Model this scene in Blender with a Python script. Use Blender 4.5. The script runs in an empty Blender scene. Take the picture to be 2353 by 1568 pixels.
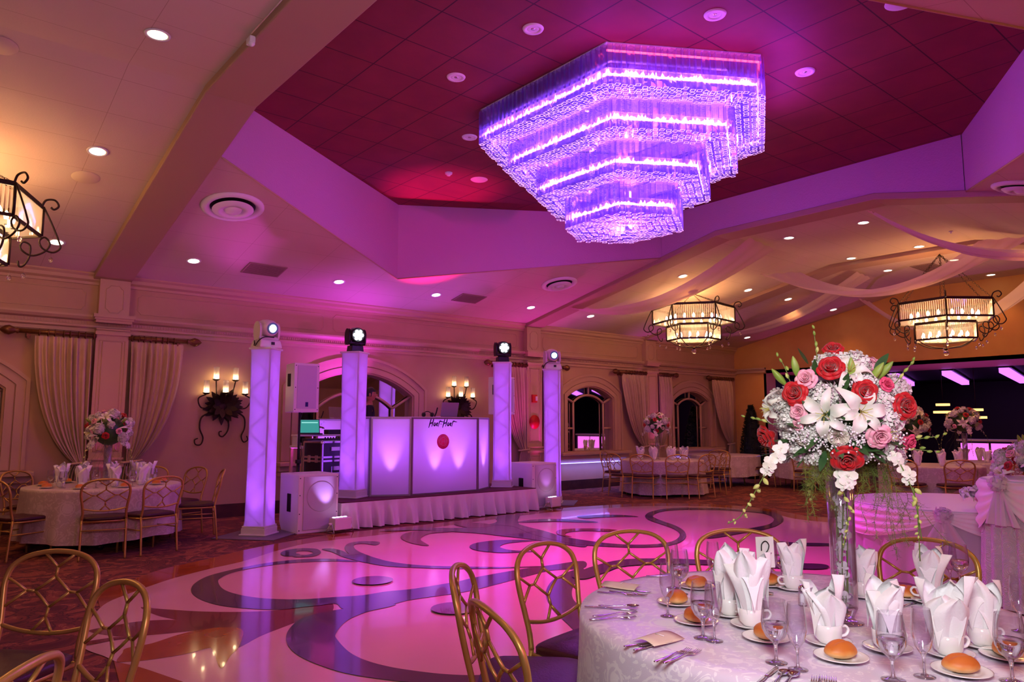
# ================================================================= LIGHTS
def light(kind, name, loc, col, power, size=.1, target=None, spot=None, blend=.5, sx=None):
    l = bpy.data.lights.new(name, kind); l.color = col; l.energy = power
    if kind == 'SPOT': l.spot_size = math.radians(spot); l.spot_blend = blend; l.shadow_soft_size = size
    elif kind == 'POINT': l.shadow_soft_size = size
    elif kind == 'AREA':
        l.size = size
        if sx: l.shape = 'RECTANGLE'; l.size_y = sx
    o = bpy.data.objects.new(name, l); COL.objects.link(o); o.location = loc
    if target is not None: o.rotation_euler = (Vector(target)-Vector(loc)).to_track_quat('-Z', 'Y').to_euler()
    return o
WARM = (1, .38, .11); MAG = (1, .03, .72); VIO = (.46, .10, 1); RED = (1, .005, .20)
import bpy, math, random
from mathutils import Vector, Matrix
PI = math.pi
sc = bpy.context.scene
COL = sc.collection
random.seed(7)
def clamp(x, a, b): return max(a, min(b, x))
def lerp(a, b, t): return a + (b - a) * t
# ---------------------------------------------------------------- camera model (used to read places off known planes)
F_PX, CX, CY, EYE = 1671.0, 1176.5, 784.0, 1.55
YAW, PITCH = math.radians(39.95), math.radians(6.53)
FW = Vector((math.sin(YAW)*math.cos(PITCH), math.cos(YAW)*math.cos(PITCH), math.sin(PITCH)))
RT = Vector((math.cos(YAW), -math.sin(YAW), 0)); UP = RT.cross(FW)
CAM = Vector((0, 0, EYE))
def ray(x, y): return FW + RT*((x-CX)/F_PX) - UP*((y-CY)/F_PX)
def onz(x, y, z): d = ray(x, y); return CAM + d*((z-EYE)/d.z)
def ony(x, y, Y): d = ray(x, y); return CAM + d*(Y/d.y)
def onx(x, y, X): d = ray(x, y); return CAM + d*(X/d.x)
# ---------------------------------------------------------------- mesh builder
class MB:
    def __init__(s): s.v = []; s.f = []; s.sm = []; s.mi = []
    def add(s, vs, fs, smooth=True, mi=0):
        o = len(s.v); s.v += [tuple(v) for v in vs]
        for f in fs: s.f.append([i+o for i in f]); s.sm.append(smooth); s.mi.append(mi)
        return s
    def box(s, c, d, rz=0, mi=0, taper=1.0, rx=0, ry=0):
        x, y, z = d[0]/2, d[1]/2, d[2]/2
        vs = [Vector((a*x*(taper if k > 0 else 1), b*y*(taper if k > 0 else 1), k*z)) for k in (-1, 1) for a, b in ((-1,-1),(1,-1),(1,1),(-1,1))]
        if rx or ry or rz:
            M = Matrix.Rotation(rz, 3, 'Z') @ Matrix.Rotation(ry, 3, 'Y') @ Matrix.Rotation(rx, 3, 'X')
            vs = [M @ v for v in vs]
        vs = [v + Vector(c) for v in vs]
        return s.add(vs, [(3,2,1,0),(4,5,6,7),(0,1,5,4),(1,2,6,5),(2,3,7,6),(3,0,4,7)], False, mi)
    def tube(s, pts, r, n=8, closed=False, caps=True, mi=0, flat=None):
        P = [Vector(p) for p in pts]; N = len(P)
        R = list(r) if isinstance(r, (list, tuple)) else [r]*N
        T = []
        for i in range(N):
            if closed: t = P[(i+1) % N] - P[i-1]
            else: t = P[min(i+1, N-1)] - P[max(i-1, 0)]
            T.append(t.normalized() if t.length > 1e-9 else Vector((0,0,1)))
        a = Vector((0,0,1)) if abs(T[0].z) < 0.9 else Vector((1,0,0))
        nrm = (a - T[0]*a.dot(T[0])).normalized()
        rings = []
        for i in range(N):
            nrm = (nrm - T[i]*nrm.dot(T[i]))
            nrm = nrm.normalized() if nrm.length > 1e-6 else T[i].orthogonal().normalized()
            b = T[i].cross(nrm)
            rings.append([P[i] + nrm*(math.cos(2*PI*k/n)*R[i]) + b*(math.sin(2*PI*k/n)*R[i]*(flat or 1)) for k in range(n)])
        vs = [v for q in rings for v in q]; fs = []
        for i in range(N if closed else N-1):
            j = (i+1) % N
            for k in range(n): fs.append((i*n+k, i*n+(k+1) % n, j*n+(k+1) % n, j*n+k))
        if caps and not closed:
            fs.append(tuple(range(n-1, -1, -1))); fs.append(tuple((N-1)*n+k for k in range(n)))
        return s.add(vs, fs, True, mi)
    def lathe(s, prof, n=24, c=(0,0,0), mi=0, smooth=True, M=None):
        vs = []; fs = []; m = len(prof); c = Vector(c)
        for r, z in prof:
            for k in range(n):
                v = Vector((r*math.cos(2*PI*k/n), r*math.sin(2*PI*k/n), z))
                vs.append((M @ v if M else v) + c)
        for i in range(m-1):
            for k in range(n): fs.append((i*n+k, i*n+(k+1) % n, (i+1)*n+(k+1) % n, (i+1)*n+k))
        return s.add(vs, fs, smooth, mi)
    def grid(s, nu, nv, fn, cu=False, cv=False, mi=0, smooth=True):
        vs = [fn(i/(nu if cu else nu-1), j/(nv if cv else nv-1)) for i in range(nu) for j in range(nv)]; fs = []
        for i in range(nu if cu else nu-1):
            for j in range(nv if cv else nv-1):
                a, b = (i+1) % nu, (j+1) % nv
                fs.append((i*nv+j, a*nv+j, a*nv+b, i*nv+b))
        return s.add(vs, fs, smooth, mi)
    def prism(s, poly, z0, z1, mi=0, axis='z', smooth=False):
        n = len(poly)
        def q(p, h):
            return (p[0], p[1], h) if axis == 'z' else ((p[0], h, p[1]) if axis == 'y' else (h, p[0], p[1]))
        vs = [q(p, z0) for p in poly] + [q(p, z1) for p in poly]
        fs = [tuple(range(n-1, -1, -1)), tuple(range(n, 2*n))]
        s.add(vs, fs, False, mi)
        o = len(s.v) - 2*n
        for i in range(n):
            j = (i+1) % n
            s.f.append([o+i, o+j, o+n+j, o+n+i]); s.sm.append(smooth); s.mi.append(mi)
        return s
    def sphere(s, c, r, n=10, m=7, sq=(1,1,1), mi=0, M=None):
        c = Vector(c)
        def fn(u, v):
            t = v*PI; p = Vector((math.sin(t)*math.cos(2*PI*u)*r*sq[0], math.sin(t)*math.sin(2*PI*u)*r*sq[1], -math.cos(t)*r*sq[2]))
            return (M @ p if M else p) + c
        return s.grid(n, m, fn, cu=True, mi=mi)
    def poly(s, pts, mi=0, smooth=False): return s.add(pts, [tuple(range(len(pts)))], smooth, mi)
    def xf(s, M, start=0):
        for i in range(start, len(s.v)): s.v[i] = tuple(M @ Vector(s.v[i]))
        return s
def mesh_of(name, mb, mats):
    me = bpy.data.meshes.new(name)
    me.from_pydata(mb.v, [], mb.f)
    for m in (mats if isinstance(mats, (list, tuple)) else [mats]): me.materials.append(m)
    me.polygons.foreach_set('use_smooth', mb.sm)
    me.polygons.foreach_set('material_index', mb.mi)
    me.update()
    return me
def obj(name, mb, mats, parent=None, bevel=0, label=None, kind=None, loc=None, rz=0, solid=0, subsurf=0):
    me = mb if isinstance(mb, bpy.types.Mesh) else mesh_of(name, mb, mats)
    o = bpy.data.objects.new(name, me); COL.objects.link(o)
    if parent: o.parent = parent
    if loc is not None: o.location = loc
    if rz: o.rotation_euler = (0, 0, rz)
    if label: o['label'] = label
    if kind: o['kind'] = kind
    if solid:
        m = o.modifiers.new('thick', 'SOLIDIFY'); m.thickness = solid; m.offset = 0
    if bevel:
        m = o.modifiers.new('bevel', 'BEVEL'); m.width = bevel; m.segments = 2; m.limit_method = 'ANGLE'; m.angle_limit = 0.6
    if subsurf:
        m = o.modifiers.new('sub', 'SUBSURF'); m.levels = subsurf; m.render_levels = subsurf
    return o
def tag(o, label, cat, group=None):
    o['label'] = label; o['category'] = cat
    if group: o['group'] = group
    return o
def thing(name, label, cat, loc=(0,0,0), rz=0, group=None):
    o = bpy.data.objects.new(name, None); COL.objects.link(o)
    o.location = loc; o.rotation_euler = (0, 0, rz); o.empty_display_size = 0.1
    return tag(o, label, cat, group)
def struct(name, mb, m, parent=None, bevel=0, **k):
    return obj(name, mb, m, parent, bevel, kind=None if parent else 'structure', **k)
def kids(o): return [c for c in o.children]
KID = {}
def dup(root, loc, rz=0, label=None, group=None, scale=None):
    r = root.copy(); COL.objects.link(r); r.location = loc; r.rotation_euler = (0, 0, rz)
    if label: r['label'] = label
    if group: r['group'] = group
    if scale: r.scale = (scale,)*3 if not isinstance(scale, (list, tuple)) else scale
    for c0 in KID.setdefault(root.name, list(root.children)):
        c = c0.copy(); COL.objects.link(c); c.parent = r
        for g0 in KID.setdefault(c0.name, list(c0.children)):
            g = g0.copy(); COL.objects.link(g); g.parent = c
    return r
def crom(P, k=6, closed=False):
    P = [Vector(p) for p in P]; n = len(P); out = []
    rng = range(n) if closed else range(n-1)
    for i in rng:
        if closed: p0, p1, p2, p3 = P[i-1], P[i], P[(i+1) % n], P[(i+2) % n]
        else: p0, p1, p2, p3 = P[max(i-1,0)], P[i], P[i+1], P[min(i+2,n-1)]
        for j in range(k):
            t = j/k
            out.append(0.5*((2*p1)+(p2-p0)*t+(2*p0-5*p1+4*p2-p3)*t*t+(3*p1-p0-3*p2+p3)*t**3))
    if not closed: out.append(P[-1])
    return out
# ---------------------------------------------------------------- materials
def srgb(r, g=None, b=None):
    if g is None: r, g, b = r
    f = lambda c: (c/255/12.92) if c/255 <= 0.04045 else ((c/255+0.055)/1.055)**2.4
    return (f(r), f(g), f(b))
def mat(name, col, rough=0.6, metal=0.0, spec=0.5, emit=None, es=0, noise=None, bump=None, trans=0, ior=1.45, sheen=0, coat=0):
    m = bpy.data.materials.new(name); m.use_nodes = True
    nt = m.node_tree; N = nt.nodes; L = nt.links
    b = N['Principled BSDF']
    b.inputs['Base Color'].default_value = (*col, 1); b.inputs['Roughness'].default_value = rough
    b.inputs['Metallic'].default_value = metal; b.inputs['Specular IOR Level'].default_value = spec
    b.inputs['Transmission Weight'].default_value = trans; b.inputs['IOR'].default_value = ior
    b.inputs['Sheen Weight'].default_value = sheen; b.inputs['Coat Weight'].default_value = coat
    if emit: b.inputs['Emission Color'].default_value = (*emit, 1); b.inputs['Emission Strength'].default_value = es
    tc = N.new('ShaderNodeTexCoord')
    if noise:   # (scale, other colour, amount)
        tx = N.new('ShaderNodeTexNoise'); tx.inputs['Scale'].default_value = noise[0]; tx.inputs['Detail'].default_value = 4
        L.new(tc.outputs['Object'], tx.inputs['Vector'])
        rmp = N.new('ShaderNodeMapRange'); rmp.inputs['From Min'].default_value = 0.35; rmp.inputs['From Max'].default_value = 0.65
        rmp.inputs['To Max'].default_value = noise[2]; L.new(tx.outputs['Fac'], rmp.inputs['Value'])
        mx = N.new('ShaderNodeMix'); mx.data_type = 'RGBA'
        mx.inputs['A'].default_value = (*col, 1); mx.inputs['B'].default_value = (*noise[1], 1)
        L.new(rmp.outputs['Result'], mx.inputs['Factor']); L.new(mx.outputs['Result'], b.inputs['Base Color'])
    if bump:    # (scale, strength)
        tx = N.new('ShaderNodeTexNoise'); tx.inputs['Scale'].default_value = bump[0]; tx.inputs['Detail'].default_value = 3
        L.new(tc.outputs['Object'], tx.inputs['Vector'])
        bp = N.new('ShaderNodeBump'); bp.inputs['Strength'].default_value = bump[1]; bp.inputs['Distance'].default_value = 0.01
        L.new(tx.outputs['Fac'], bp.inputs['Height']); L.new(bp.outputs['Normal'], b.inputs['Normal'])
    return m
def emat(name, col, s):
    m = bpy.data.materials.new(name); m.use_nodes = True; nt = m.node_tree
    nt.nodes.remove(nt.nodes['Principled BSDF'])
    e = nt.nodes.new('ShaderNodeEmission'); e.inputs['Color'].default_value = (*col, 1); e.inputs['Strength'].default_value = s
    nt.links.new(e.outputs[0], nt.nodes['Material Output'].inputs['Surface']); return m
def mixmat(name, parts):
    """parts: list of (kind, colour, roughness, weight)"""
    m = bpy.data.materials.new(name); m.use_nodes = True; nt = m.node_tree; N = nt.nodes; L = nt.links
    N.remove(N['Principled BSDF']); acc = None; tot = 0
    for kind, col, rough, w in parts:
        n = N.new({'diff': 'ShaderNodeBsdfDiffuse', 'tl': 'ShaderNodeBsdfTranslucent', 'tp': 'ShaderNodeBsdfTransparent', 'gl': 'ShaderNodeBsdfGlossy'}[kind])
        n.inputs['Color'].default_value = (*col, 1)
        if kind == 'gl': n.inputs['Roughness'].default_value = rough
        if acc is None: acc = n.outputs[0]; tot = w
        else:
            mx = N.new('ShaderNodeMixShader'); tot += w; mx.inputs[0].default_value = w/tot
            L.new(acc, mx.inputs[1]); L.new(n.outputs[0], mx.inputs[2]); acc = mx.outputs[0]
    L.new(acc, N['Material Output'].inputs['Surface']); return m
def tweak(m): return m.node_tree.nodes, m.node_tree.links, m.node_tree.nodes['Principled BSDF']
def lines(m, sx, sy, x0, y0, w, dark, axes=(0, 1)):
    """thin dark seams on a regular grid in object space"""
    N, L, b = tweak(m)
    tc = N.new('ShaderNodeTexCoord'); sp = N.new('ShaderNodeSeparateXYZ'); L.new(tc.outputs['Object'], sp.inputs[0])
    outs = []
    for ax, s, o in ((axes[0], sx, x0), (axes[1], sy, y0)):
        if not s: continue
        a = N.new('ShaderNodeMath'); a.operation = 'SUBTRACT'; a.inputs[1].default_value = o - s*500; L.new(sp.outputs[ax], a.inputs[0])
        p = N.new('ShaderNodeMath'); p.operation = 'PINGPONG'; p.inputs[1].default_value = s/2; L.new(a.outputs[0], p.inputs[0])
        g = N.new('ShaderNodeMath'); g.operation = 'LESS_THAN'; g.inputs[1].default_value = w/2; L.new(p.outputs[0], g.inputs[0]); outs.append(g.outputs[0])
    o = outs[0]
    if len(outs) > 1:
        mx = N.new('ShaderNodeMath'); mx.operation = 'MAXIMUM'; L.new(outs[0], mx.inputs[0]); L.new(outs[1], mx.inputs[1]); o = mx.outputs[0]
    c = N.new('ShaderNodeMix'); c.data_type = 'RGBA'; c.inputs['B'].default_value = (*dark, 1)
    src = b.inputs['Base Color'].links
    if src: L.new(src[0].from_socket, c.inputs['A'])
    else: c.inputs['A'].default_value = b.inputs['Base Color'].default_value
    L.new(o, c.inputs['Factor']); L.new(c.outputs['Result'], b.inputs['Base Color']); return m
M = {}
M['wallo'] = mat('gold_wall_paint', srgb(220,168,96), .75, noise=(3, srgb(210,156,86), .5))
M['wall'] = mat('wall_paint', srgb(188,152,122), 0.75, noise=(3, srgb(180,144,114), .5))
M['trim'] = mat('trim_paint', srgb(192,158,128), 0.5)
M['ceil'] = mat('ceiling_tile', srgb(204,182,164), 0.85, noise=(1.2, srgb(196,174,156), .5), bump=(60, .15))
M['beam'] = mat('beam_paint', srgb(172,140,116), 0.7)
M['tray'] = mat('tray_wallpaper', srgb(196,150,176), 0.7, bump=(45, .5))
M['red'] = lines(mat('burgundy_ceiling_panel', srgb(128,44,52), 0.7, noise=(2.5, srgb(112,36,46), .6)), .592, .664, 3.719, 5.49, .014, srgb(60,14,22))
M['white'] = mat('white_paint', srgb(225,222,218), 0.5)
M['offwhite'] = mat('off_white_plastic', srgb(232,226,220), 0.45)
M['black'] = mat('black_plastic', srgb(16,15,18), 0.4)
M['blackm'] = mat('black_matte', srgb(14,13,15), 0.7)
M['iron'] = mat('dark_bronze_iron', srgb(48,34,26), 0.45, metal=.6, noise=(30, srgb(70,50,34), .5))
M['gold'] = mat('gold_painted_metal', srgb(200,164,88), 0.36, metal=.55, noise=(14, srgb(186,148,74), .5))
M['seat'] = mat('maroon_vinyl', srgb(62,18,28), 0.45, bump=(80, .15))
M['rodm'] = mat('bronze_curtain_rod', srgb(120,78,44), 0.35, metal=.5, noise=(20, srgb(80,48,28), .6))
M['drape'] = mat('drapery_satin', srgb(190,160,132), 0.5, sheen=.3, noise=(8, srgb(176,146,118), .4))
M['carpet'] = mat('carpet_pattern', srgb(120,62,48), 0.95)
M['cream'] = mat('cream_stone', srgb(224,190,172), 0.12, noise=(.8, srgb(214,178,158), .6), coat=.3)
M['slate'] = mat('slate_inlay', srgb(70,64,74), 0.12, noise=(4, srgb(86,78,84), .6), coat=.3)
M['maroon'] = mat('maroon_inlay', srgb(112,44,46), 0.12, noise=(3, srgb(128,54,50), .6), coat=.3)
M['amber'] = mat('amber_inlay', srgb(168,84,30), 0.12, noise=(3, srgb(150,70,26), .6), coat=.3)
M['basebd'] = mat('dark_baseboard', srgb(58,30,26), 0.5, noise=(6, srgb(90,54,40), .5))
M['mirror'] = mat('mirror_glass', (.82,.80,.82), 0.02, metal=1.0)
M['chrome'] = mat('polished_steel', (.75,.74,.76), 0.12, metal=1.0)
M['glass'] = mat('clear_glass', (1,1,1), 0.0, trans=1.0, ior=1.45)
M['china'] = mat('white_china', srgb(240,238,236), 0.12, coat=.4)
M['linen'] = mat('white_napkin_cloth', srgb(244,242,244), 0.8, bump=(120, .15), sheen=.2)
M['bread'] = mat('bread_crust', srgb(214,132,62), 0.5, noise=(14, srgb(236,190,130), .9), bump=(40, .1))
M['paper'] = mat('cream_card', srgb(226,206,182), 0.7)
M['bulb'] = emat('warm_bulb', (1, .72, .38), 42)
M['down'] = emat('downlight_lamp', (1, .86, .62), 9)
M['ledv'] = emat('violet_led', (.62, .30, 1), 24)
M['ledp'] = emat('pink_white_led', (.95, .62, 1), 9)
M['ledr'] = emat('red_led', (1, .05, .12), 7)
M['ledb'] = emat('blue_led', (.18, .16, 1), 14)
M['scrim'] = mixmat('white_scrim', [('diff', srgb(236,230,236), 0, .55), ('tl', srgb(236,230,236), 0, .45)])
def facetmat(name, tint, lo, hi, tl=.5):
    m = bpy.data.materials.new(name); m.use_nodes = True; nt = m.node_tree; N = nt.nodes; L = nt.links; N.remove(N['Principled BSDF'])
    t = N.new('ShaderNodeBsdfTransparent'); t.inputs[0].default_value = (.95,.93,1,1)
    a = N.new('ShaderNodeBsdfTranslucent'); a.inputs[0].default_value = (*tint,1); g = N.new('ShaderNodeBsdfGlossy'); g.inputs['Roughness'].default_value = .05
    m1 = N.new('ShaderNodeMixShader'); m1.inputs[0].default_value = 1-tl; L.new(a.outputs[0], m1.inputs[1]); L.new(g.outputs[0], m1.inputs[2])
    lw = N.new('ShaderNodeLayerWeight'); lw.inputs['Blend'].default_value = .5; r = N.new('ShaderNodeMapRange'); r.inputs['To Min'].default_value = lo; r.inputs['To Max'].default_value = hi; r.inputs['From Min'].default_value = .08; r.inputs['From Max'].default_value = .8
    L.new(lw.outputs['Facing'], r.inputs['Value']); m2 = N.new('ShaderNodeMixShader'); L.new(r.outputs['Result'], m2.inputs[0]); L.new(t.outputs[0], m2.inputs[1]); L.new(m1.outputs[0], m2.inputs[2]); L.new(m2.outputs[0], N['Material Output'].inputs['Surface']); return m
M['acryl'] = facetmat('clear_acrylic_prism', (.42,.30,1), .20, .85)
M['rimw'] = mat('prism_end_painted_glow', (.8,.75,.95), .3, emit=(.90,.50,1), es=1.5)  # emission added to the prism ends, imitating light carried down the acrylic
M['ribglass'] = mixmat('ribbed_glass', [('tp', (1,.97,.93), 0, .55), ('tl', (1,.95,.9), 0, .28), ('gl', (1,1,1), .06, .17)])
M['sheer'] = mixmat('sheer_fabric', [('diff', srgb(236,214,200), 0, .55), ('tl', srgb(236,214,200), 0, .35), ('tp', (1,1,1), 0, .12)])
M['satin'] = mat('ivory_satin', srgb(236,226,230), 0.42, sheen=.3)
M['thin'] = facetmat('thin_clear_glass', (1,1,1), .09, .80, .12)
# carpet: veined swirling pattern
N, L, b = tweak(M['carpet'])
tc = N.new('ShaderNodeTexCoord'); t1 = N.new('ShaderNodeTexNoise'); t1.inputs['Scale'].default_value = 2.4; t1.inputs['Detail'].default_value = 5; t1.inputs['Distortion'].default_value = 2.2
L.new(tc.outputs['Object'], t1.inputs['Vector'])
cr = N.new('ShaderNodeValToRGB'); e = cr.color_ramp.elements
e[0].position = .34; e[0].color = (*srgb(86,40,36), 1); e[1].position = .62; e[1].color = (*srgb(138,76,54), 1)
for p, c in ((.455, srgb(110,56,46)), (.485, srgb(54,30,32)), (.51, srgb(116,60,46)), (.56, srgb(128,66,50)), (.575, srgb(164,108,72)), (.59, srgb(128,66,50))):
    q = e.new(p); q.color = (*c, 1)
L.new(t1.outputs['Fac'], cr.inputs['Fac']); L.new(cr.outputs['Color'], b.inputs['Base Color'])
lines(M['ceil'], 1.22, .61, .2, .3, .006, srgb(172,148,128))
# ================================================================= SETTING
WY = 12.6            # window wall
XE = 19.4            # far end wall
def zb(y):           # underside of the ceiling beams: two slopes and a level middle
    return 3.78+.215*(12.42-y) if y > 7.35 else (4.87 if y > 4.6 else 4.87-.215*(4.6-y))
def zc(y): return zb(y)+.08
def onceil(x, y, off=.08):
    d = ray(x, y)
    for z0, k, Y0, ok in ((3.78, .215, 12.42, lambda q: q >= 7.35), (4.87, 0, 0, lambda q: 4.6 <= q <= 7.35), (4.87, -.215, 4.6, lambda q: q < 4.6)):
        t = (z0+off-.001+k*Y0-EYE)/(d.z+k*d.y); p = CAM+d*t
        if t > 0 and ok(p.y): return p
YS, XW = -4.0, -6.0
# ---- floor
mb = MB(); mb.poly([(XW-1,YS-1,0),(30.5,YS-1,0),(30.5,13.2,0),(XW-1,13.2,0)])
struct('floor', mb, M['carpet'])
z6 = lambda x, y: (380+x/2.451, 1080+y/2.451)
z7 = lambda x, y: (x/3.096, 1200+y/3.096)
z8 = lambda x, y: (1100+x/2.614, 1120+y/2.614)
fl = lambda q: Vector((*onz(q[0], q[1], 0).xy, 0))
dance = MB(); LAYER = [0]
def inlay(px, mi, smooth=True, world=(), k=5):
    P = [fl(q) for q in px]
    P = crom(P, k, True) if smooth and not world else P
    if smooth and world: P = crom(P, k)
    P = list(P)+[Vector((x, y, 0)) for x, y in world]
    z = .004+.0006*LAYER[0]; LAYER[0] += 1
    dance.poly([(p.x, p.y, z) for p in P], mi)
rim = [(1.35,1.0),(1.3,2.3),(1.6,4.2),(1.62,5.0)]
inlay([(220,1361),(290,1339),(371,1310),(484,1284),(562,1265),(650,1248),(790,1226),(1000,1204),(1215,1177),(1310,1167),(1480,1158),(1640,1160),(1760,1170),(1850,1186),(1930,1192),(2000,1204)], 3, True, [(11.2,3.6),(9.8,1.6),(8.0,.4),(5.6,-.6),(3.0,-.4),(1.2,.5),(.9,2.0),(.95,3.6),(1.1,4.8)])
inlay([z7(*p) for p in ((1290,1139),(1000,1040),(830,1000),(740,960),(640,925),(595,890),(605,800),(625,730),(680,650),(760,580),(900,520),(1080,455),(1250,400),(1500,335),(1740,280))]+[(640,1266),(720,1248),(860,1232),(1010,1212),(1215,1184),(1330,1173),(1480,1164),(1640,1166),(1760,1178),(1830,1194),(1915,1203),(1985,1216)], 0, True, [(10.5,3.6),(9.3,2.0),(7.6,.9),(5.4,.1),(3.2,.3),(2.2,1.2),(1.95,2.4),(1.75,3.0)])
# maroon and amber leaves at the left end
inlay([z7(*p) for p in ((1000,612),(1130,622),(1400,640),(1700,645),(1980,632),(2200,600),(2353,575),(2353,650),(2150,705),(2000,760),(1850,820),(1700,900),(1640,900),(1500,800),(1380,735),(1240,700),(1110,668))], 2)
inlay([z7(*p) for p in ((630,780),(800,745),(1000,712),(1240,703),(1420,735),(1560,760),(1330,785),(1100,808),(900,822),(760,812))], 2)
inlay([z7(*p) for p in ((830,1000),(870,940),(900,905),(1080,870),(1300,800),(1520,760),(1720,770),(1700,890),(1660,930),(1560,900),(1480,905),(1300,950),(1080,985),(930,1000))], 3)
inlay([z7(*p) for p in ((1470,870),(1520,930),(1570,1050),(1640,960),(1700,890),(1700,800),(1560,790),(1480,820))], 3)
inlay([z7(*p) for p in ((590,865),(800,830),(960,825),(800,850),(620,885))], 2)
# slate scrolls
inlay([z6(*p) for p in ((1090,522),(980,508),(860,505),(740,510),(600,525),(480,545),(330,578),(230,607),(165,645),(145,680),(165,715),(230,748),(330,773),(480,788),(640,793),(780,778),(860,770),(960,760),(1010,790),(1180,775),(1280,762),(1400,735),(1700,690),(1960,625),(2170,572),(2353,560),(2353,518),(2180,540),(2000,565),(1750,610),(1640,635),(1400,675),(1250,690),(1110,712),(960,722),(760,735),(560,730),(420,710),(330,680),(298,640),(310,615),(380,583),(520,553),(700,530),(900,520))], 1)
inlay([z6(*p) for p in ((1290,762),(1130,775),(1000,790),(860,815),(760,848),(700,900),(680,955),(700,1010),(760,1060),(860,1105),(1000,1150),(1180,1182),(1400,1206),(1700,1215),(1900,1196),(2100,1160),(2260,1105),(2380,1040),(2300,1010),(2200,1060),(2100,1100),(1990,1132),(1880,1152),(1750,1165),(1580,1160),(1400,1140),(1250,1115),(1120,1078),(1030,1030),(965,960),(960,930),(1000,875),(1060,835),(1150,802),(1270,775))], 1)
inlay([z6(*p) for p in ((2353,560),(2270,580),(2190,620),(2150,670),(2145,720),(2180,790),(2250,860),(2353,940),(2353,800),(2300,740),(2290,690),(2310,640),(2353,605))], 1)
inlay([z6(*p) for p in ((1010,440),(1030,420),(1090,408),(1190,408),(1208,418),(1180,428),(1120,420),(1070,424),(1062,440),(1090,465),(1180,500),(1300,528),(1500,546),(1900,553),(2100,548),(2100,552),(1900,560),(1600,562),(1400,556),(1250,548),(1130,528),(1060,512),(1000,495),(940,468),(880,452),(940,448),(1000,462),(1035,480),(1016,460))], 1)
inlay([z6(*p) for p in ((650,473),(680,458),(760,447),(850,450),(876,470),(850,488),(790,496),(720,495),(740,486),(800,484),(832,472),(800,462),(750,463),(735,474),(760,482),(700,492),(660,487))], 1)
inlay([z6(*p) for p in ((1325,385),(1345,365),(1400,352),(1500,348),(1620,352),(1500,362),(1450,380),(1440,402),(1485,432),(1410,424),(1350,405))], 2)
inlay([z6(*p) for p in ((2100,402),(1900,400),(1760,415),(1713,437),(1760,460),(1900,472),(2080,466),(1960,459),(1900,448),(1885,436),(1920,420),(2000,411))], 1)
inlay([z6(*p) for p in ((1200,350),(1300,338),(1420,330),(1560,332),(1700,330),(1820,312),(1868,295),(1860,275),(1900,262),(1990,258),(1985,290),(2005,330),(2060,362),(2200,395),(2353,422),(2353,440),(2180,415),(2050,395),(1900,378),(1760,362),(1600,352),(1420,345))], 1)
inlay([z6(*p) for p in ((1625,310),(1680,302),(1780,305),(1850,318),(1780,330),(1690,328))], 2)
# far loops
inlay([z8(*p) for p in ((60,230),(200,240),(300,280),(420,315),(560,345),(760,362),(960,368),(1120,360),(1210,335),(1245,300),(1230,265),(1180,235),(1110,210),(1060,190),(1045,175),(1080,155),(1160,142),(1300,138),(1500,142),(1700,160),(1770,190),(1750,225),(1640,250),(1520,265),(1400,290),(1340,310),(1420,310),(1560,285),(1700,262),(1800,230),(1830,195),(1790,160),(1650,142),(1480,132),(1300,128),(1140,132),(1040,150),(1000,175),(1020,200),(1090,225),(1160,250),(1200,275),(1205,300),(1170,328),(1090,345),(960,352),(800,345),(640,325),(500,300),(400,270),(300,245),(180,215))], 1)
inlay([z8(*p) for p in ((590,180),(700,172),(860,172),(960,182),(860,182),(720,186),(640,192))], 1)
inlay([z8(*p) for p in ((230,215),(330,200),(450,196),(600,202),(720,216),(600,215),(460,210),(340,214))], 1)
inlay([z8(*p) for p in ((465,275),(500,260),(620,254),(780,258),(880,272),(780,272),(640,268),(540,276),(520,292),(560,305),(490,295))], 2)
inlay([z8(*p) for p in ((640,560),(760,520),(900,480),(1240,470),(1700,490),(2060,500),(2060,470),(1700,462),(1240,440),(900,440),(700,480),(560,540))], 1)
inlay([z8(*p) for p in ((1780,330),(1900,340),(2100,345),(2100,358),(1900,356),(1780,348))], 1)
for q, r in ((z6(1168,632), .2), (z6(1630,790), .2)):
    c = fl(q); z = .004+.0006*LAYER[0]; LAYER[0] += 1
    dance.poly([(c.x+r*math.cos(t*PI/16), c.y+r*math.sin(t*PI/16), z) for t in range(32)], 2)
struct('dance_floor', dance, [M['cream'], M['slate'], M['maroon'], M['amber']])
# ---- ceilings
def ceil_strip(mb, x0, x1, ys):
    for a, b in zip(ys, ys[1:]): mb.poly([(x0,a,zc(a)),(x0,b,zc(b)),(x1,b,zc(b)),(x1,a,zc(a))])
mb = MB(); ceil_strip(mb, XW-1, 2.12, [YS,4.6,7.35,12.75]); struct('ceiling', mb, M['ceil'])
HEX = [(2.6,8.5),(6.65,11.14),(10.9,8.55),(10.9,3.4),(6.65,.75),(2.6,3.4)]
mb = MB()
A, B, C_, D, E_, F_ = HEX
mb.poly([(x,y,zc(y)) for x,y in ((2.6,12.75),(10.9,12.75),C_,B,A)])
mb.poly([(x,y,zc(y)) for x,y in ((2.6,YS),F_,E_,D,(10.9,YS))])
struct('ceiling_2', mb, M['ceil'])
mb = MB(); ceil_strip(mb, 11.3, XE+.2, [YS,4.6,7.35,12.75]); struct('ceiling_3', mb, M['ceil'])
ZT = 5.5
mb = MB()
for (a, b) in ((A,B),(B,C_),(D,E_),(E_,F_)):
    mb.poly([(*a,zc(a[1])),(*b,zc(b[1])),(*b,ZT+.02),(*a,ZT+.02)])
for x in (2.62, 10.88):
    for y0, y1 in ((3.4,4.6),(4.6,7.35),(7.35,8.55)): mb.poly([(x,y0,zb(y0)),(x,y1,zb(y1)),(x,y1,ZT+.02),(x,y0,ZT+.02)])
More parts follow.
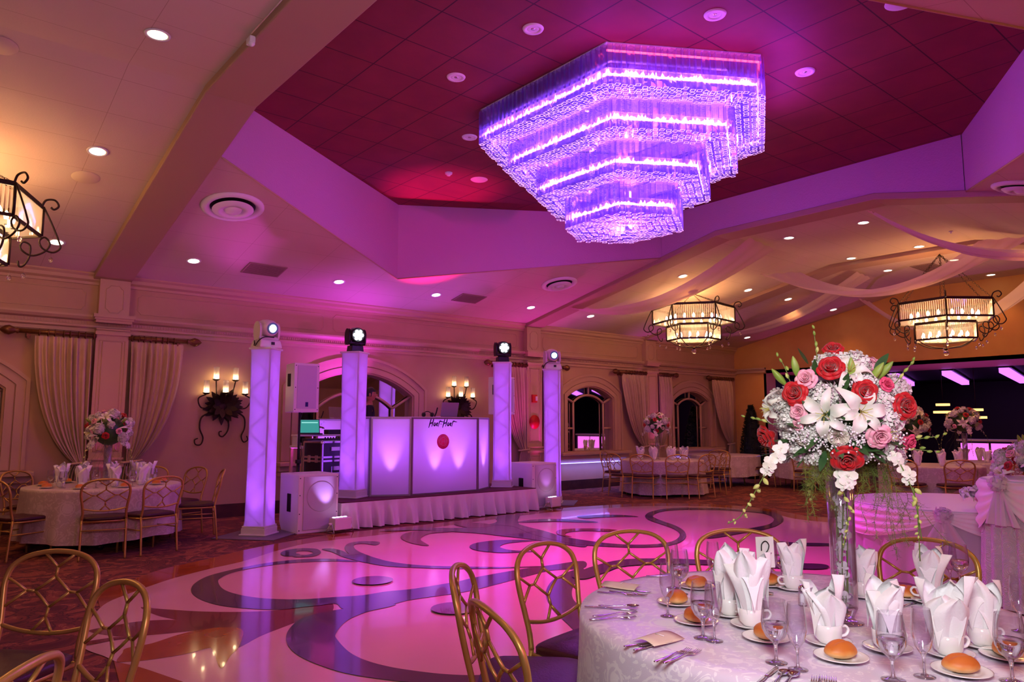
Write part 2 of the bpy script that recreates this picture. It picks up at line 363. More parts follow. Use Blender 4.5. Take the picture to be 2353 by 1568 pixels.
struct('ceiling_recess_wall', mb, M['tray'])
mb = MB(); mb.poly([(x,y,ZT) for x,y in HEX]); struct('ceiling_4', mb, M['red'])
mb = MB()       # thin bead where the recess meets the lower ceiling
for (a, b) in ((A,B),(B,C_),(D,E_),(E_,F_)): mb.tube([(*a,zc(a[1])),(*b,zc(b[1]))], .012, 6)
struct('trim_1', mb, M['trim'])
# ---- beams on the pilasters
def beam(name, x0, x1):
    mb = MB(); ys = [YS,4.6,7.35,12.62]
    pr = [(y,zb(y)) for y in ys]+[(y,zb(y)+.1) for y in reversed(ys)]
    mb.prism(pr, x0, x1, axis='x'); return struct(name, mb, M['beam'], bevel=.012)
beam('ceiling_beam', 2.12, 2.65); beam('ceiling_beam', 10.86, 11.33); beam('ceiling_beam', 15.05, 15.54)
# ---- window wall with arched recesses
def arch(cx, hw, zs, rise, n=20, off=0):
    """points along a low arch, left to right"""
    R = (hw*hw+rise*rise)/(2*rise); zc0 = zs+rise-R; a = math.asin(hw/R); R += off; hw2 = hw+off
    a = math.asin(min(.999, hw2/R)) if off else a
    return [(cx+R*math.sin(lerp(-a,a,i/n)), zc0+R*math.cos(lerp(-a,a,i/n))) for i in range(n+1)]
WIN = [(-.1,1.2,.9,2.05,.42),(6.72,1.2,.9,2.1,.42),(13.1,.8,.9,2.2,.26),(17.2,.8,.9,2.2,.26)]
mb = MB(); x = XW-1; TOPZ = 4.0
for cx, hw, z0, zs, rise in WIN:
    mb.poly([(x,WY,0),(cx-hw,WY,0),(cx-hw,WY,TOPZ),(x,WY,TOPZ)])
    mb.poly([(cx-hw,WY,0),(cx+hw,WY,0),(cx+hw,WY,z0),(cx-hw,WY,z0)])
    ap = arch(cx, hw, zs, rise)
    for p, q in zip(ap, ap[1:]): mb.poly([(p[0],WY,p[1]),(q[0],WY,q[1]),(q[0],WY,TOPZ),(p[0],WY,TOPZ)])
    prof = [(cx-hw,z0),(cx+hw,z0)]+ap[::-1]
    for i in range(len(prof)):      # reveal
        p, q = prof[i], prof[(i+1) % len(prof)]
        mb.poly([(p[0],WY,p[1]),(q[0],WY,q[1]),(q[0],WY+.16,q[1]),(p[0],WY+.16,p[1])])
    x = cx+hw
mb.poly([(x,WY,0),(XE+.1,WY,0),(XE+.1,WY,TOPZ),(x,WY,TOPZ)])
struct('wall_north', mb, M['wall'])
for n, (cx, hw, z0, zs, rise) in enumerate(WIN):
    ap = arch(cx, hw, zs, rise)
    mb = MB(); mb.poly([(p[0],WY+.14,p[1]) for p in [(cx-hw,z0),(cx+hw,z0)]+ap[::-1]])
    w = struct('window_%d' % (n+1), mb, M['mirror'])
    mb = MB()       # casing
    for off, wd, dp in ((.03,.10,.035),(.15,.13,.022),(.27,.05,.05)):
        o1 = arch(cx, hw, zs, rise, off=off); o2 = arch(cx, hw, zs, rise, off=off+wd)
        pr = [(cx-hw-off,z0)]+o1+[(cx+hw+off,z0)]; qr = [(cx-hw-off-wd,z0)]+o2+[(cx+hw+off+wd,z0)]
        pr[0] = (o1[0][0], z0); qr[0] = (o2[0][0], z0); pr[-1] = (o1[-1][0], z0); qr[-1] = (o2[-1][0], z0)
        vs = []
        for (a, b) in zip(pr, qr): vs += [(a[0],WY-.002,a[1]),(a[0],WY-dp,a[1]),(b[0],WY-dp,b[1]),(b[0],WY-.002,b[1])]
        fs = []
        for i in range(len(pr)-1):
            for k in range(3): fs.append((4*i+k, 4*i+k+1, 4*i+5+k, 4*i+4+k))
        mb.add(vs, fs, False)
    struct('window_casing', mb, M['trim'], parent=w)
    mb = MB(); yb = WY+.09; R = .026 if hw > 1 else .03     # glazing bars
    inner = arch(cx, hw*.66, zs-.24*(1 if hw > 1 else .5), rise*.72)
    mb.tube([(p[0],yb,p[1]) for p in inner], R, 6)
    for s in (0, -1):
        p = inner[s]; sg = -1 if s == 0 else 1
        mb.tube([(p[0],yb,p[1]),(cx+sg*hw,yb,zs)], R, 6); mb.tube([(p[0],yb,p[1]),(p[0],yb,z0)], R, 6)
        mb.tube([(p[0],yb,1.45),(cx+sg*hw,yb,1.45)], R*.8, 6)
    mb.tube([(cx,yb,zs+rise),(cx,yb,inner[10][1])], R, 6)
    struct('glazing_bar', mb, M['trim'], parent=w)
    mb = MB(); hwo = hw+.42
    mb.box((cx,WY-.13,.85), (2*hwo,.26,.07)); mb.box((cx,WY-.09,.77), (2*hwo-.04,.18,.10)); mb.box((cx,WY-.05,.68), (2*hwo-.08,.10,.08))
    struct('window_sill', mb, M['trim'], parent=w, bevel=.012)
    if n in (2, 3):
        mb = MB(); mb.box((cx,WY-.13,.63), (2*hwo-.1,.02,.012)); struct('led_strip', mb, M['ledb'], parent=w)
# ---- cornice, frieze, crown, baseboard
def run_x(name, prof, x0, x1, m, bevel=0):
    mb = MB(); mb.prism(prof, x0, x1, axis='x'); return struct(name, mb, m, bevel=bevel)
w = WY
run_x('trim_2', [(w,2.95),(w-.03,2.95),(w-.03,3.0),(w-.07,3.02),(w-.07,3.05),(w-.05,3.06),(w-.05,3.11),(w-.12,3.13),(w-.15,3.17),(w-.15,3.20),(w,3.21)], XW, XE, M['trim'])
run_x('trim_3', [(w,3.68),(w-.03,3.68),(w-.04,3.72),(w-.09,3.75),(w-.10,3.80),(w-.14,3.83),(w-.14,3.88),(w,3.9)], XW, XE, M['trim'])
mb = MB()       # beading of the cornice
for i in range(640):
    x = XW+i*.04+.01
    if x < XE: mb.box((x,w-.056,3.085), (.018,.014,.034))
struct('trim_4', mb, M['trim'])
mb = MB()       # frieze panels
def routed(mb, x0, x1, z0, z1, y, n=.05, r=.007):
    P = [(x0+n,z0),(x1-n,z0),(x1-n*.6,z0+n*.6),(x1,z0+n),(x1,z1-n),(x1-n*.6,z1-n*.6),(x1-n,z1),(x0+n,z1),(x0+n*.6,z1-n*.6),(x0,z1-n),(x0,z0+n),(x0+n*.6,z0+n*.6)]
    mb.tube([(a,y,b) for a, b in P], r, 5, closed=True)
for x0, x1 in ((-5.8,-2.2),(-2.0,2.05),(2.78,5.95),(6.15,10.7),(11.5,14.9),(15.7,18.9)): routed(mb, x0, x1, 3.29, 3.6, w-.002)
struct('trim_5', mb, M['trim'])
mb = MB(); mb.box(((XW+XE)/2,w-.012,.11), (XE-XW,.024,.22)); struct('baseboard_north', mb, M['basebd'])
# ---- pilasters
def pilaster(name, cx, sw):
    mb = MB(); y = WY
    mb.box((cx,y-.08,1.5), (sw,.16,3.0)); mb.box((cx,y-.07,3.46), (sw*.94,.14,.62))
    for z, h, ex in ((3.19,.05,.13),(3.15,.04,.09),(3.11,.04,.05),(2.93,.05,.03),(2.99,.02,.015)): mb.box((cx,y-.09-ex*.3,z), (sw+ex,.18+ex*.6,h))
    for z, h, ex in ((.12,.24,.05),(.27,.05,.03),(.93,.05,.05),(1.03,.03,.03)): mb.box((cx,y-.085-ex*.3,z), (sw+ex,.17+ex*.6,h))
    routed(mb, cx-sw*.27, cx+sw*.27, 3.26, 3.68, y-.142, .06)
    for i, (a, b) in enumerate(((.33,.86),(1.12,2.84))):
        for ins in (.05, .09):
            P = [(cx-sw/2+ins,a+ins*.4),(cx+sw/2-ins,a+ins*.4),(cx+sw/2-ins,b-ins*.4),(cx-sw/2+ins,b-ins*.4)]
            mb.tube([(p,y-.161,q) for p, q in P], .007, 5, closed=True)
    return struct(name, mb, M['trim'])
for i, cx in enumerate((-6.2, 2.42, 11.1, 15.29)): pilaster('trim_%d' % (6+i), cx, .45)
# ---- far end wall with its wide opening, and the dark room behind
mb = MB()
OY, OZ, OY0 = 11.55, 3.03, -1.0
def ez(y): return zc(y)+.03
ys = [YS,4.6,7.35,OY,12.62]
mb.poly([(XE,OY,0),(XE,12.62,0),(XE,12.62,ez(12.62)),(XE,OY,ez(OY))])
mb.poly([(XE,OY0,OZ),(XE,OY,OZ),(XE,OY,ez(OY)),(XE,7.35,ez(7.35)),(XE,4.6,ez(4.6)),(XE,OY0,ez(OY0))])
mb.poly([(XE,YS,0),(XE,OY0,0),(XE,OY0,ez(OY0)),(XE,YS,ez(YS))])
struct('wall_east', mb, M['wallo'])
mb = MB()
mb.box((XE+1.1,(OY+OY0)/2,OZ+.05), (2.2,OY-OY0,.1)); mb.box((XE+.25,OY+.04,OZ/2), (.5,.08,OZ)); mb.box((XE+.25,OY0-.04,OZ/2), (.5,.08,OZ))
struct('trim_10', mb, M['trim'])
mb = MB(); mb.box((XE-.03,12.1,3.13), (.06,1.1,.14)); mb.box((XE-.05,12.1,3.18), (.1,1.1,.04)); struct('trim_11', mb, M['trim'])
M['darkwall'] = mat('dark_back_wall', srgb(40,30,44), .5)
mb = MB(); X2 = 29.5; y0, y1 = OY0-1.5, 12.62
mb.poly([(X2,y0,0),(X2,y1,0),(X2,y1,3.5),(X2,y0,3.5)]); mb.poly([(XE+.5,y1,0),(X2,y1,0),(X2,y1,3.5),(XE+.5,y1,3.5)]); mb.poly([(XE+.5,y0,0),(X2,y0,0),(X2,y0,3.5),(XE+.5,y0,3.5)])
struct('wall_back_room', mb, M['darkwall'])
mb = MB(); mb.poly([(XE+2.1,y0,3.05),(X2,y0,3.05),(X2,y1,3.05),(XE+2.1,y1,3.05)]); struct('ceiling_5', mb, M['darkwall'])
# ---- walls behind the camera
mb = MB(); mb.poly([(XW,YS,0),(XE,YS,0),(XE,YS,3.3),(XW,YS,3.3)]); struct('wall_south', mb, M['wall'])
mb = MB(); mb.poly([(XW,YS,0),(XW,WY,0),(XW,WY,4.0),(XW,7.35,4.95),(XW,4.6,4.95),(XW,YS,3.2)]); struct('wall_west', mb, M['wall'])
# ================================================================= DJ STAGE AND GEAR
SZ = .40
# skirted stage
st = thing('stage_platform', 'low stage platform with a pleated white skirt under the DJ booth', 'stage', (7.02, 11.0, 0))
mb = MB(); mb.box((0,0,SZ-.03), (3.84,2.0,.06)); obj('deck', mb, mat('stage_carpet', srgb(96,36,44), .8), st)
for sx in (-1,1):
    for sy in (-1,1):
        mb = MB(); mb.box((sx*1.8,sy*.9,.17), (.06,.06,.34)); obj('leg', mb, M['blackm'], st)
def skirt(u, v):    # along the front and both ends
    per = [(-1.93,1.0),(-1.93,-1.01),(1.93,-1.01),(1.93,1.0)]
    Ls = [2.01,3.86,2.01]; s = u*sum(Ls); k = 0
    while k < 2 and s > Ls[k]: s -= Ls[k]; k += 1
    t = s/Ls[k]; a, b = per[k], per[k+1]; nx, ny = ((-1,0),(0,-1),(1,0))[k]
    ph = u*sum(Ls)
    amp = (.014+.075*(1-v)**1.2)*(math.sin(ph*24+1.3*math.sin(ph*5))+.5*math.sin(ph*53+2))
    amp = min(1, (1-v)*3)*(amp*.95+.03*(1-v))*(1 if k == 1 else .25)
    return (lerp(a[0],b[0],t)+nx*amp, lerp(a[1],b[1],t)+ny*amp, lerp(.015, SZ-.012, v))
mb = MB(); mb.grid(420, 9, skirt); obj('skirt', mb, M['satin'], st)
EM0 = emat('violet_tube', (.34,.07,1), 9)
# truss columns in white scrim, lit from inside
def column(label, loc, rz, h):
    t = thing('scrim_column', label, 'light column', loc, rz, 'white fabric light columns')
    w = .165
    mb = MB()
    for s in ((-1,-1),(1,-1),(1,1),(-1,1)): mb.tube([(s[0]*.13,s[1]*.13,.06),(s[0]*.13,s[1]*.13,h-.03)], .012, 6)
    n = 9
    for k in range(n):
        z0 = .1+(h-.2)*k/n; z1 = .1+(h-.2)*(k+1)/n
        for s in range(4):
            a = ((-1,-1),(1,-1),(1,1),(-1,1))[s]; b = ((-1,-1),(1,-1),(1,1),(-1,1))[(s+1) % 4]
            p, q = (a, b) if k % 2 else (b, a)
            mb.tube([(p[0]*.13,p[1]*.13,z0),(q[0]*.13,q[1]*.13,z1)], .007, 5)
    obj('truss', mb, M['chrome'], t)
    def sock(u, v):
        a = u*2*PI; c, s = math.cos(a), math.sin(a); e = 7
        r = (abs(c)**e+abs(s)**e)**(-1/e)
        k = 1.0-.04*math.sin(PI*v)+(.04 if v > .985 else 0)+(.05 if v < .02 else 0)
        A = PI/4
        return (w*k*r*c, w*k*r*s, lerp(.13, h, v))
    mb = MB(); mb.grid(48, 40, sock, cu=True); obj('scrim_sleeve', mb, M['scrim'], t)
    mb = MB(); mb.box((0,0,.05), (.36,.36,.10)); mb.box((0,0,.115), (.345,.345,.03)); mb.box((0,0,.01), (.40,.40,.02)); obj('base', mb, M['white'], t, .006)
    mb = MB(); mb.box((0,0,h-.005), (.35,.35,.03)); obj('top_plate', mb, M['white'], t, .006)
    c = Vector(loc)
    light('SPOT', 'column_uplight', c+Vector((0,0,.2)), VIO, 46, .10, c+Vector((0,0,3)), 75, .8)
    mb = MB(); mb.tube([(0,0,.16),(0,0,h-.12)], .03, 10); obj('led_tube', mb, EM0, t)
    return t
CO = [((4.0,10.32,.012), 2.62, 'white glowing column left of the big speaker cabinet, on a floor plate'), ((5.58,10.62,SZ), 2.30, 'white glowing column at the left end of the DJ booth panels'),
      ((8.66,10.62,SZ), 2.30, 'white glowing column at the right end of the DJ booth panels'), ((10.05,10.74,.012), 2.63, 'white glowing column beyond the right-hand speaker cabinet, before the arched window')]
for i, (c, h, lb) in enumerate(CO): column(lb, c, math.radians((40,33,45,42)[i]), h)
for c, lb in ((CO[0][0], 'flat grey steel floor plate under the leftmost glowing column'), (CO[3][0], 'flat grey steel floor plate under the rightmost glowing column')):
    mb = MB(); mb.box((0,0,.006), (.92,.92,.012)); p = obj('floor_plate', mb, mat('plate_steel', srgb(120,112,118), .5, metal=.3), loc=(c[0],c[1],0), rz=math.radians(40), bevel=.004)
    tag(p, lb, 'plate', 'steel plates under the light columns')
# moving heads
def facing(p, q): d = Vector(q)-Vector(p); return math.atan2(d.y, d.x)+PI/2      # local -Y points at q
def white_head(label, loc):
    t = thing('moving_head_light', label, 'stage light', loc, facing(loc, (5.2,1.0,0)), 'white moving head spots')
    mb = MB(); mb.box((0,0,.06), (.36,.30,.12), taper=.86); obj('base', mb, M['offwhite'], t, .02)
    mb = MB()
    for sx in (-1,1):
        mb.add(*yoke_arm(sx))
    mb.box((0,0,.145), (.30,.16,.05)); obj('yoke', mb, M['offwhite'], t, .015)
    mb = MB(); R = Matrix.Rotation(math.radians(8), 4, 'X')
    s0 = 0
    prof = [(0,.16),(.08,.15),(.118,.09),(.124,0),(.118,-.10),(.10,-.155),(.085,-.165),(.085,-.15),(0,-.15)]
    mb.lathe(prof, 24); mb.xf(Matrix.Translation((0,0,.30)) @ R @ Matrix.Rotation(-PI/2, 4, 'X')); 
    hd = obj('head', mb, M['offwhite'], t)
    mb = MB(); mb.lathe([(0,0),(.05,0),(.05,.012),(0,.016)], 20); mb.xf(Matrix.Translation((0,0,.30)) @ R @ Matrix.Translation((0,-.165,0)) @ Matrix.Rotation(PI/2, 4, 'X'))
    obj('lens', mb, EM['lens'], hd, label='bright round lens')
    mb = MB(); mb.lathe([(.055,0),(.085,0),(.085,.008),(.055,.008)], 24); mb.xf(Matrix.Translation((0,0,.30)) @ R @ Matrix.Translation((0,-.164,0)) @ Matrix.Rotation(PI/2, 4, 'X'))
    obj('lens_ring', mb, mat('teal_lens_ring', srgb(120,190,200), .2), hd)
    mb = MB(); mb.box((.02,-.152,.065), (.05,.01,.04)); obj('display', mb, M['black'], t)
    mb = MB(); mb.tube(crom([(-.20,-.05,.02),(-.17,-.1,.10),(-.10,-.14,.15),(.05,-.12,.155)], 5), .008, 6); mb.tube(crom([(-.20,-.02,.03),(-.17,.03,.07),(-.19,.0,.1),(-.21,-.06,.05)], 5), .008, 6); obj('cable', mb, M['black'], t)
    return t
def yoke_arm(sx):
    pr = [(-.06,.13),(.06,.13),(.085,.18),(.092,.25),(.085,.31),(.06,.35),(.025,.37),(-.025,.37),(-.06,.35),(-.085,.31),(-.092,.25),(-.085,.18)]
    a, b = sx*.126, sx*.158; n = len(pr)
    vs = [(a,y,z) for y, z in pr]+[(b,y*.92,z) for y, z in pr]
    fs = [tuple(range(n)), tuple(range(2*n-1,n-1,-1))]+[(i,(i+1) % n,n+(i+1) % n,n+i) for i in range(n)]
    return vs, fs, False
EM = {'lens': emat('cool_white_lens', (.75,.95,1), 30), 'cells': emat('cool_white_cells', (.82,.9,1), 6)}
white_head('white moving head light with a small bright lens atop the leftmost column', (4.0,10.32,2.64))
white_head('white moving head light with a small bright lens atop the rightmost column', (10.05,10.74,2.645))
def black_head(label, loc):
    t = thing('moving_head_light', label, 'stage light', loc, facing(loc, (5.2,1.5,0)), 'black moving head wash lights')
    mb = MB(); mb.box((0,0,.05), (.22,.2,.10), taper=.9); mb.lathe([(0,.10),(.09,.10),(.09,.13),(0,.13)], 20); obj('base', mb, M['black'], t, .012)
    mb = MB()
    for sx in (-1,1):
        v, f, s = yoke_arm(sx); mb.add([(p[0]*.95,p[1]*.9,p[2]-.01) for p in v], f, s)
    mb.box((0,0,.14), (.28,.14,.04)); obj('yoke', mb, M['black'], t, .012)
    R = Matrix.Translation((0,0,.275)) @ Matrix.Rotation(math.radians(6), 4, 'X')
    mb = MB(); mb.lathe([(0,.12),(.07,.115),(.118,.06),(.122,-.02),(.118,-.10),(.105,-.115),(.105,-.10),(0,-.10)], 24); mb.xf(R @ Matrix.Rotation(-PI/2, 4, 'X')); hd = obj('head', mb, M['black'], t)
    for k in range(7):
        a = k*PI/3; r = .062 if k < 6 else 0
        mb = MB(); mb.lathe([(0,0),(.029,0),(.03,.008),(.012,.014),(0,.014)], 14); mb.xf(R @ Matrix.Translation((r*math.cos(a),-.105,r*math.sin(a))) @ Matrix.Rotation(PI/2, 4, 'X'))
        obj('led_cell', mb, EM['cells'], hd)
    return t
black_head('black moving head light with seven lit cells atop the column left of the booth', (5.58,10.62,2.715))
black_head('black moving head light with seven lit cells atop the column right of the booth', (8.66,10.62,2.715))
# booth facade: five hinged panels
fac = thing('booth_facade', 'folding white glowing facade with script lettering in front of the DJ table', 'facade', (0,0,SZ))
FP = [(5.55,10.86),(5.86,10.55),(6.44,10.25),(7.80,10.25),(8.32,10.60),(8.50,10.95)]
FH = 1.26
for i, (a, b) in enumerate(zip(FP, FP[1:])):
    a = Vector((*a,0)); b = Vector((*b,0)); d = (b-a).normalized(); n = Vector((d.y,-d.x,0)); L_ = (b-a).length
    mb = MB()
    for z in (.012, FH-.012): mb.box((a+b)/2+Vector((0,0,z)), (L_,.03,.024), math.atan2(d.y,d.x))
    for p in (a+d*.014, b-d*.014): mb.box(p+Vector((0,0,FH/2)), (.028,.032,FH), math.atan2(d.y,d.x))
    fr = obj('panel_frame', mb, mat('brushed_frame', srgb(150,140,150), .35, metal=.6), fac)
    mb = MB(); A_ = a+d*.02; B_ = b-d*.02
    mb.grid(9, 9, lambda u, v: tuple(A_.lerp(B_, u)+n*.004+Vector((0,0,lerp(.02,FH-.02,v))))); obj('fabric', mb, M['scrim'], fr)
    if i in (1, 2, 3):
        for u in ((.5,), (.34,.70), (.5,))[i-1]:
            p = a.lerp(b, u)-n*.16+Vector((0,0,SZ+.10))
            light('SPOT', 'facade_uplight', p, (.84,.34,1), 70, .02, p+n*.14+Vector((0,0,.9)), 42, .9)
    c = a.lerp(b,.5)-n*.4+Vector((0,0,SZ+.75)); light('AREA', 'facade_glow', c, (.34,.07,1), 7.0*L_, .5*L_, a.lerp(b,.5)+Vector((0,0,SZ+.75)))
mb = MB(); P_ = [(x*.985+.1, y+.12) for x, y in FP]
mb.prism([(p[0],p[1]) for p in FP]+[(8.3,11.08),(5.75,11.08)], FH-.005, FH+.012); obj('counter', mb, M['white'], fac)
# lettering and emblem (projected gobo light modelled as a disc) on the centre panel
# hand-drawn brush script
ink = mat('dark_violet_ink', srgb(42,14,70), .5)
def stroke_word(mb, ox):
    S = [[(0,-.3),(.10,.0),(.2,.33),(.3,.62)], [(.32,-.2),(.42,.1),(.5,.38),(.56,.6)], [(.05,.02),(.25,.12),(.5,.2)],
         [(.72,.16),(.62,.14),(.55,-.02),(.62,-.12),(.72,.0),(.76,.14),(.74,-.1)], [(.82,-.02),(.9,.14),(.96,.1),(.86,-.04),(.9,-.12),(1.0,-.06)], [(1.02,-.22),(1.1,.06),(1.18,.26),(1.28,.3),(1.4,.26),(1.62,.24)]]
    for s in S:
        pts = crom([(ox+x,0,y) for x, y in s], 5); n = len(pts)
        mb.tube(pts, [.056*(.4+.65*math.sin(PI*(i+.6)/(n+.2))) for i in range(n)], 6)
mb = MB(); stroke_word(mb, 0); mb.tube([(1.3,0,.02),(1.36,0,.06)], .05, 6); stroke_word(mb, 1.5)
for i, v in enumerate(mb.v): mb.v[i] = (v[0]*.185-.29, v[1]*.06, v[2]*.185)
o = obj('lettering', mb, ink, fac, label='dark brush script wordmark', loc=(7.06,10.243,1.145))
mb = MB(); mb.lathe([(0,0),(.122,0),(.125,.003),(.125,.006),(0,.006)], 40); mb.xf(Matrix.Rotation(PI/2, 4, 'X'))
em = obj('gobo_light_emblem', mb, mat('gobo_light_pink', srgb(255,28,120), .5, noise=(30, srgb(255,90,170), .8)), fac, loc=(7.06,10.243,.86), label='projected red monogram light modelled as a disc')
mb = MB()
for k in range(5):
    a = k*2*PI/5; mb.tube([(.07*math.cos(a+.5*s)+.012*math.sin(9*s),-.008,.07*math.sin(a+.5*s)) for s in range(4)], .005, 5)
mb.tube([(-.03,-.008,-.045),(-.03,-.008,.045)], .006, 5); mb.tube([(.03,-.008,-.045),(.03,-.008,.045)], .006, 5); mb.tube([(-.03,-.008,0),(.03,-.008,0)], .005, 5); obj('monogram', mb, mat('gobo_light_mark', srgb(255,120,190), .5), em)
# things on the counter
lp = thing('laptop', 'open silver laptop seen from behind on the booth counter, before the right sconce', 'laptop', (7.42,10.62,SZ+FH+.012))
mb = MB(); mb.box((0,.1,.01), (.36,.25,.02)); obj('keyboard_base', mb, M['chrome'], lp, .006)
mb = MB(); mb.box((0,-.05,.135), (.36,.014,.25), rx=math.radians(14)); obj('screen_lid', mb, mat('silver_lid', srgb(150,140,160), .4, metal=.4), lp, .006)
hp = thing('headphones', 'black headphones lying on the booth counter left of the laptop', 'headphones', (6.92,10.5,SZ+FH+.012))
mb = MB(); mb.tube([(.085*math.cos(a),.02*math.sin(a),.02+.075*math.sin(a)) for a in [PI*i/14 for i in range(15)]], .008, 6); obj('headband', mb, M['black'], hp)
for s in (-1,1):
    mb = MB(); mb.lathe([(0,-.02),(.035,-.02),(.04,0),(.035,.02),(0,.022)], 16); mb.xf(Matrix.Translation((s*.085,0,.04)) @ Matrix.Rotation(PI/2, 4, 'Y')); obj('ear_cup', mb, M['black'], hp)
mb = MB(); mb.tube(crom([(0,0,.01),(.03,.0,.07),(.05,.0,.13)], 4), .012, 7); mb.box((.05,0,.135), (.02,.01,.06), ry=.3)
tag(obj('lamp_neck', mb, M['black'], loc=(7.07,10.52,SZ+FH+.012)), 'short dark gooseneck lamp on the booth counter beside the headphones', 'lamp')
# full range speakers on poles
def speaker(label, loc, rz, base, slabel, spread):
    t = thing('loudspeaker', label, 'speaker', loc, rz, 'white loudspeakers on poles')
    w, d, h = .43, .40, .76
    mb = MB(); mb.prism([(-w/2,-d/2),(w/2,-d/2),(w*.36,d/2),(-w*.36,d/2)], 0, h); cab = obj('cabinet', mb, M['offwhite'], t, .012)
    mb = MB(); mb.box((0,-d/2-.006,h/2+.01), (w*.76,.012,h*.88)); g = obj('grille', mb, mat('white_mesh_grille', srgb(205,198,206), .7, bump=(300,.4)), t, .004)
    for sx in (-1,1):
        for z in (.04,.38,.72):
            mb = MB(); mb.tube([(sx*w*.44,-d/2-.003,z),(sx*w*.44,-d/2+.004,z)], .008, 8); obj('bolt', mb, M['black'], t)
    mb = MB(); mb.box((0,-d/2-.014,.12), (.045,.006,.07)); obj('badge', mb, mat('dark_blue_badge', srgb(30,20,110), .4), t, label='small dark blue badge')
    mb = MB(); mb.box((-w*.43,0,.50), (.03,.09,.20), rz=math.atan2(-.06*1,.4)*-1); obj('handle', mb, M['black'], t, .006)
    mb = MB(); mb.box((0,d/2+.003,.36), (.16,.01,.42)); obj('rear_panel', mb, M['black'], t)
    s = thing('speaker_stand', slabel, 'stand', (loc[0],loc[1],base), rz, 'black speaker pole stands')
    hh = loc[2]-base
    mb = MB(); mb.tube([(0,0,.05),(0,0,hh*.55)], .024, 12); mb.tube([(0,0,hh*.5),(0,0,hh-.001)], .018, 12); obj('pole', mb, M['black'], s)
    mb = MB(); mb.box((0,0,hh*.56), (.07,.07,.06)); obj('collar', mb, M['black'], s, .008)
    for k in range(3):
        a = PI/2+k*2*PI/3; mb = MB(); mb.tube([(.03*math.cos(a),.03*math.sin(a),hh*.34),(spread*math.cos(a),spread*math.sin(a),.015)], .012, 8); obj('leg', mb, M['black'], s)
    mb = MB(); mb.tube(crom([(.02,-.05,hh-.01),(-.03,-.03,hh-.25),(.05,0,hh*.62),(-.03,.02,hh*.4),(.04,.03,.3),(.03,.05,.01)], 8), .006, 6); obj('cable', mb, M['black'], s)
    return t
speaker('white loudspeaker on a pole left of the booth, one side lit warm', (4.81,10.93,1.735), math.radians(4), 0, 'black tripod pole holding up the loudspeaker left of the booth', .19)
speaker('white loudspeaker on a pole right of the booth, half behind a column', (9.37,11.55,1.745), math.radians(10), 0, 'black tripod pole holding up the loudspeaker right of the booth', .3)
# subwoofers
def sub(label, loc):
    t = thing('subwoofer', label, 'speaker cabinet', loc, 0, 'white subwoofer cabinets')
    w, d, h = .62, .66, .83
    mb = MB(); mb.prism([(-d/2,0),(d/2-.09,0),(d/2,.12),(d/2,h),(-d/2,h)], -w/2, w/2, axis='x'); obj('cabinet', mb, M['offwhite'], t, .012)
    mb = MB(); mb.box((.02,-d/2-.006,h/2+.01), (w*.82,.014,h*.9)); obj('grille', mb, mat('white_mesh_panel', srgb(205,198,206), .7, bump=(300,.4)), t, .004)
    mb = MB(); mb.lathe([(.218,0),(.218,.003),(.205,.004),(0,.004)], 36); mb.xf(Matrix.Translation((.03,-d/2-.013,h*.62)) @ Matrix.Rotation(PI/2, 4, 'X')); obj('cone_outline', mb, mat('grille_disc_grey', srgb(196,189,198), .7), t)  # slightly darker flat disc marking the speaker cone
    for sx in (-1,1):
        for z in (.05,.28,.54,.78):
            mb = MB(); mb.tube([(sx*w*.46,-d/2-.004,z),(sx*w*.46,-d/2+.004,z)], .008, 8); obj('bolt', mb, M['black'], t)
    mb = MB(); mb.box((-w/2-.002,-.02,.42), (.012,.13,.26)); obj('handle', mb, M['black'], t, .01)
    return t
sub('white subwoofer cabinet on the floor left of the skirted stage', (4.73,10.33,0))
sub('white subwoofer cabinet on the floor right of the skirted stage', (9.31,10.5,0))
# par uplights in front of the subs
def par(label, loc, rz):
    t = thing('par_uplight', label, 'uplight', loc, rz, 'white uplights on the floor')
    mb = MB(); mb.box((0,0,.13), (.28,.16,.17)); obj('housing', mb, M['offwhite'], t, .012)
    for s in (-1,1):
        mb = MB(); mb.tube([(s*.15,-.02,.13),(s*.16,-.10,.012),(s*.16,.12,.012),(s*.15,.02,.13)], .008, 6); obj('bracket', mb, M['chrome'], t)
        mb = MB(); mb.tube([(s*.14,0,.13),(s*.185,0,.13)], .022, 10); obj('knob', mb, M['white'], t)
    for k in range(4):
        mb = MB(); mb.lathe([(0,0),(.024,0),(.024,.006),(0,.008)], 12, c=((k-1.5)*.062,0.02,.216)); obj('led_lens', mb, EM['par'], t)
    return t
EM['par'] = emat('violet_white_lens', (.85,.6,1), 8)
par('small white floor uplight in front of the left subwoofer, lenses lit', (4.98,9.80,0), .12)
par('small white floor uplight in front of the right subwoofer', (9.35,9.98,0), .2)
light('SPOT', 'sub_uplight', (4.90,9.76,.23), (.50,.26,1), 26, .02, (4.80,10.0,.64), 44, .9)
light('SPOT', 'sub_uplight', (9.36,9.93,.23), (.6,.2,1), 6, .02, (9.33,10.17,.62), 50, .9)
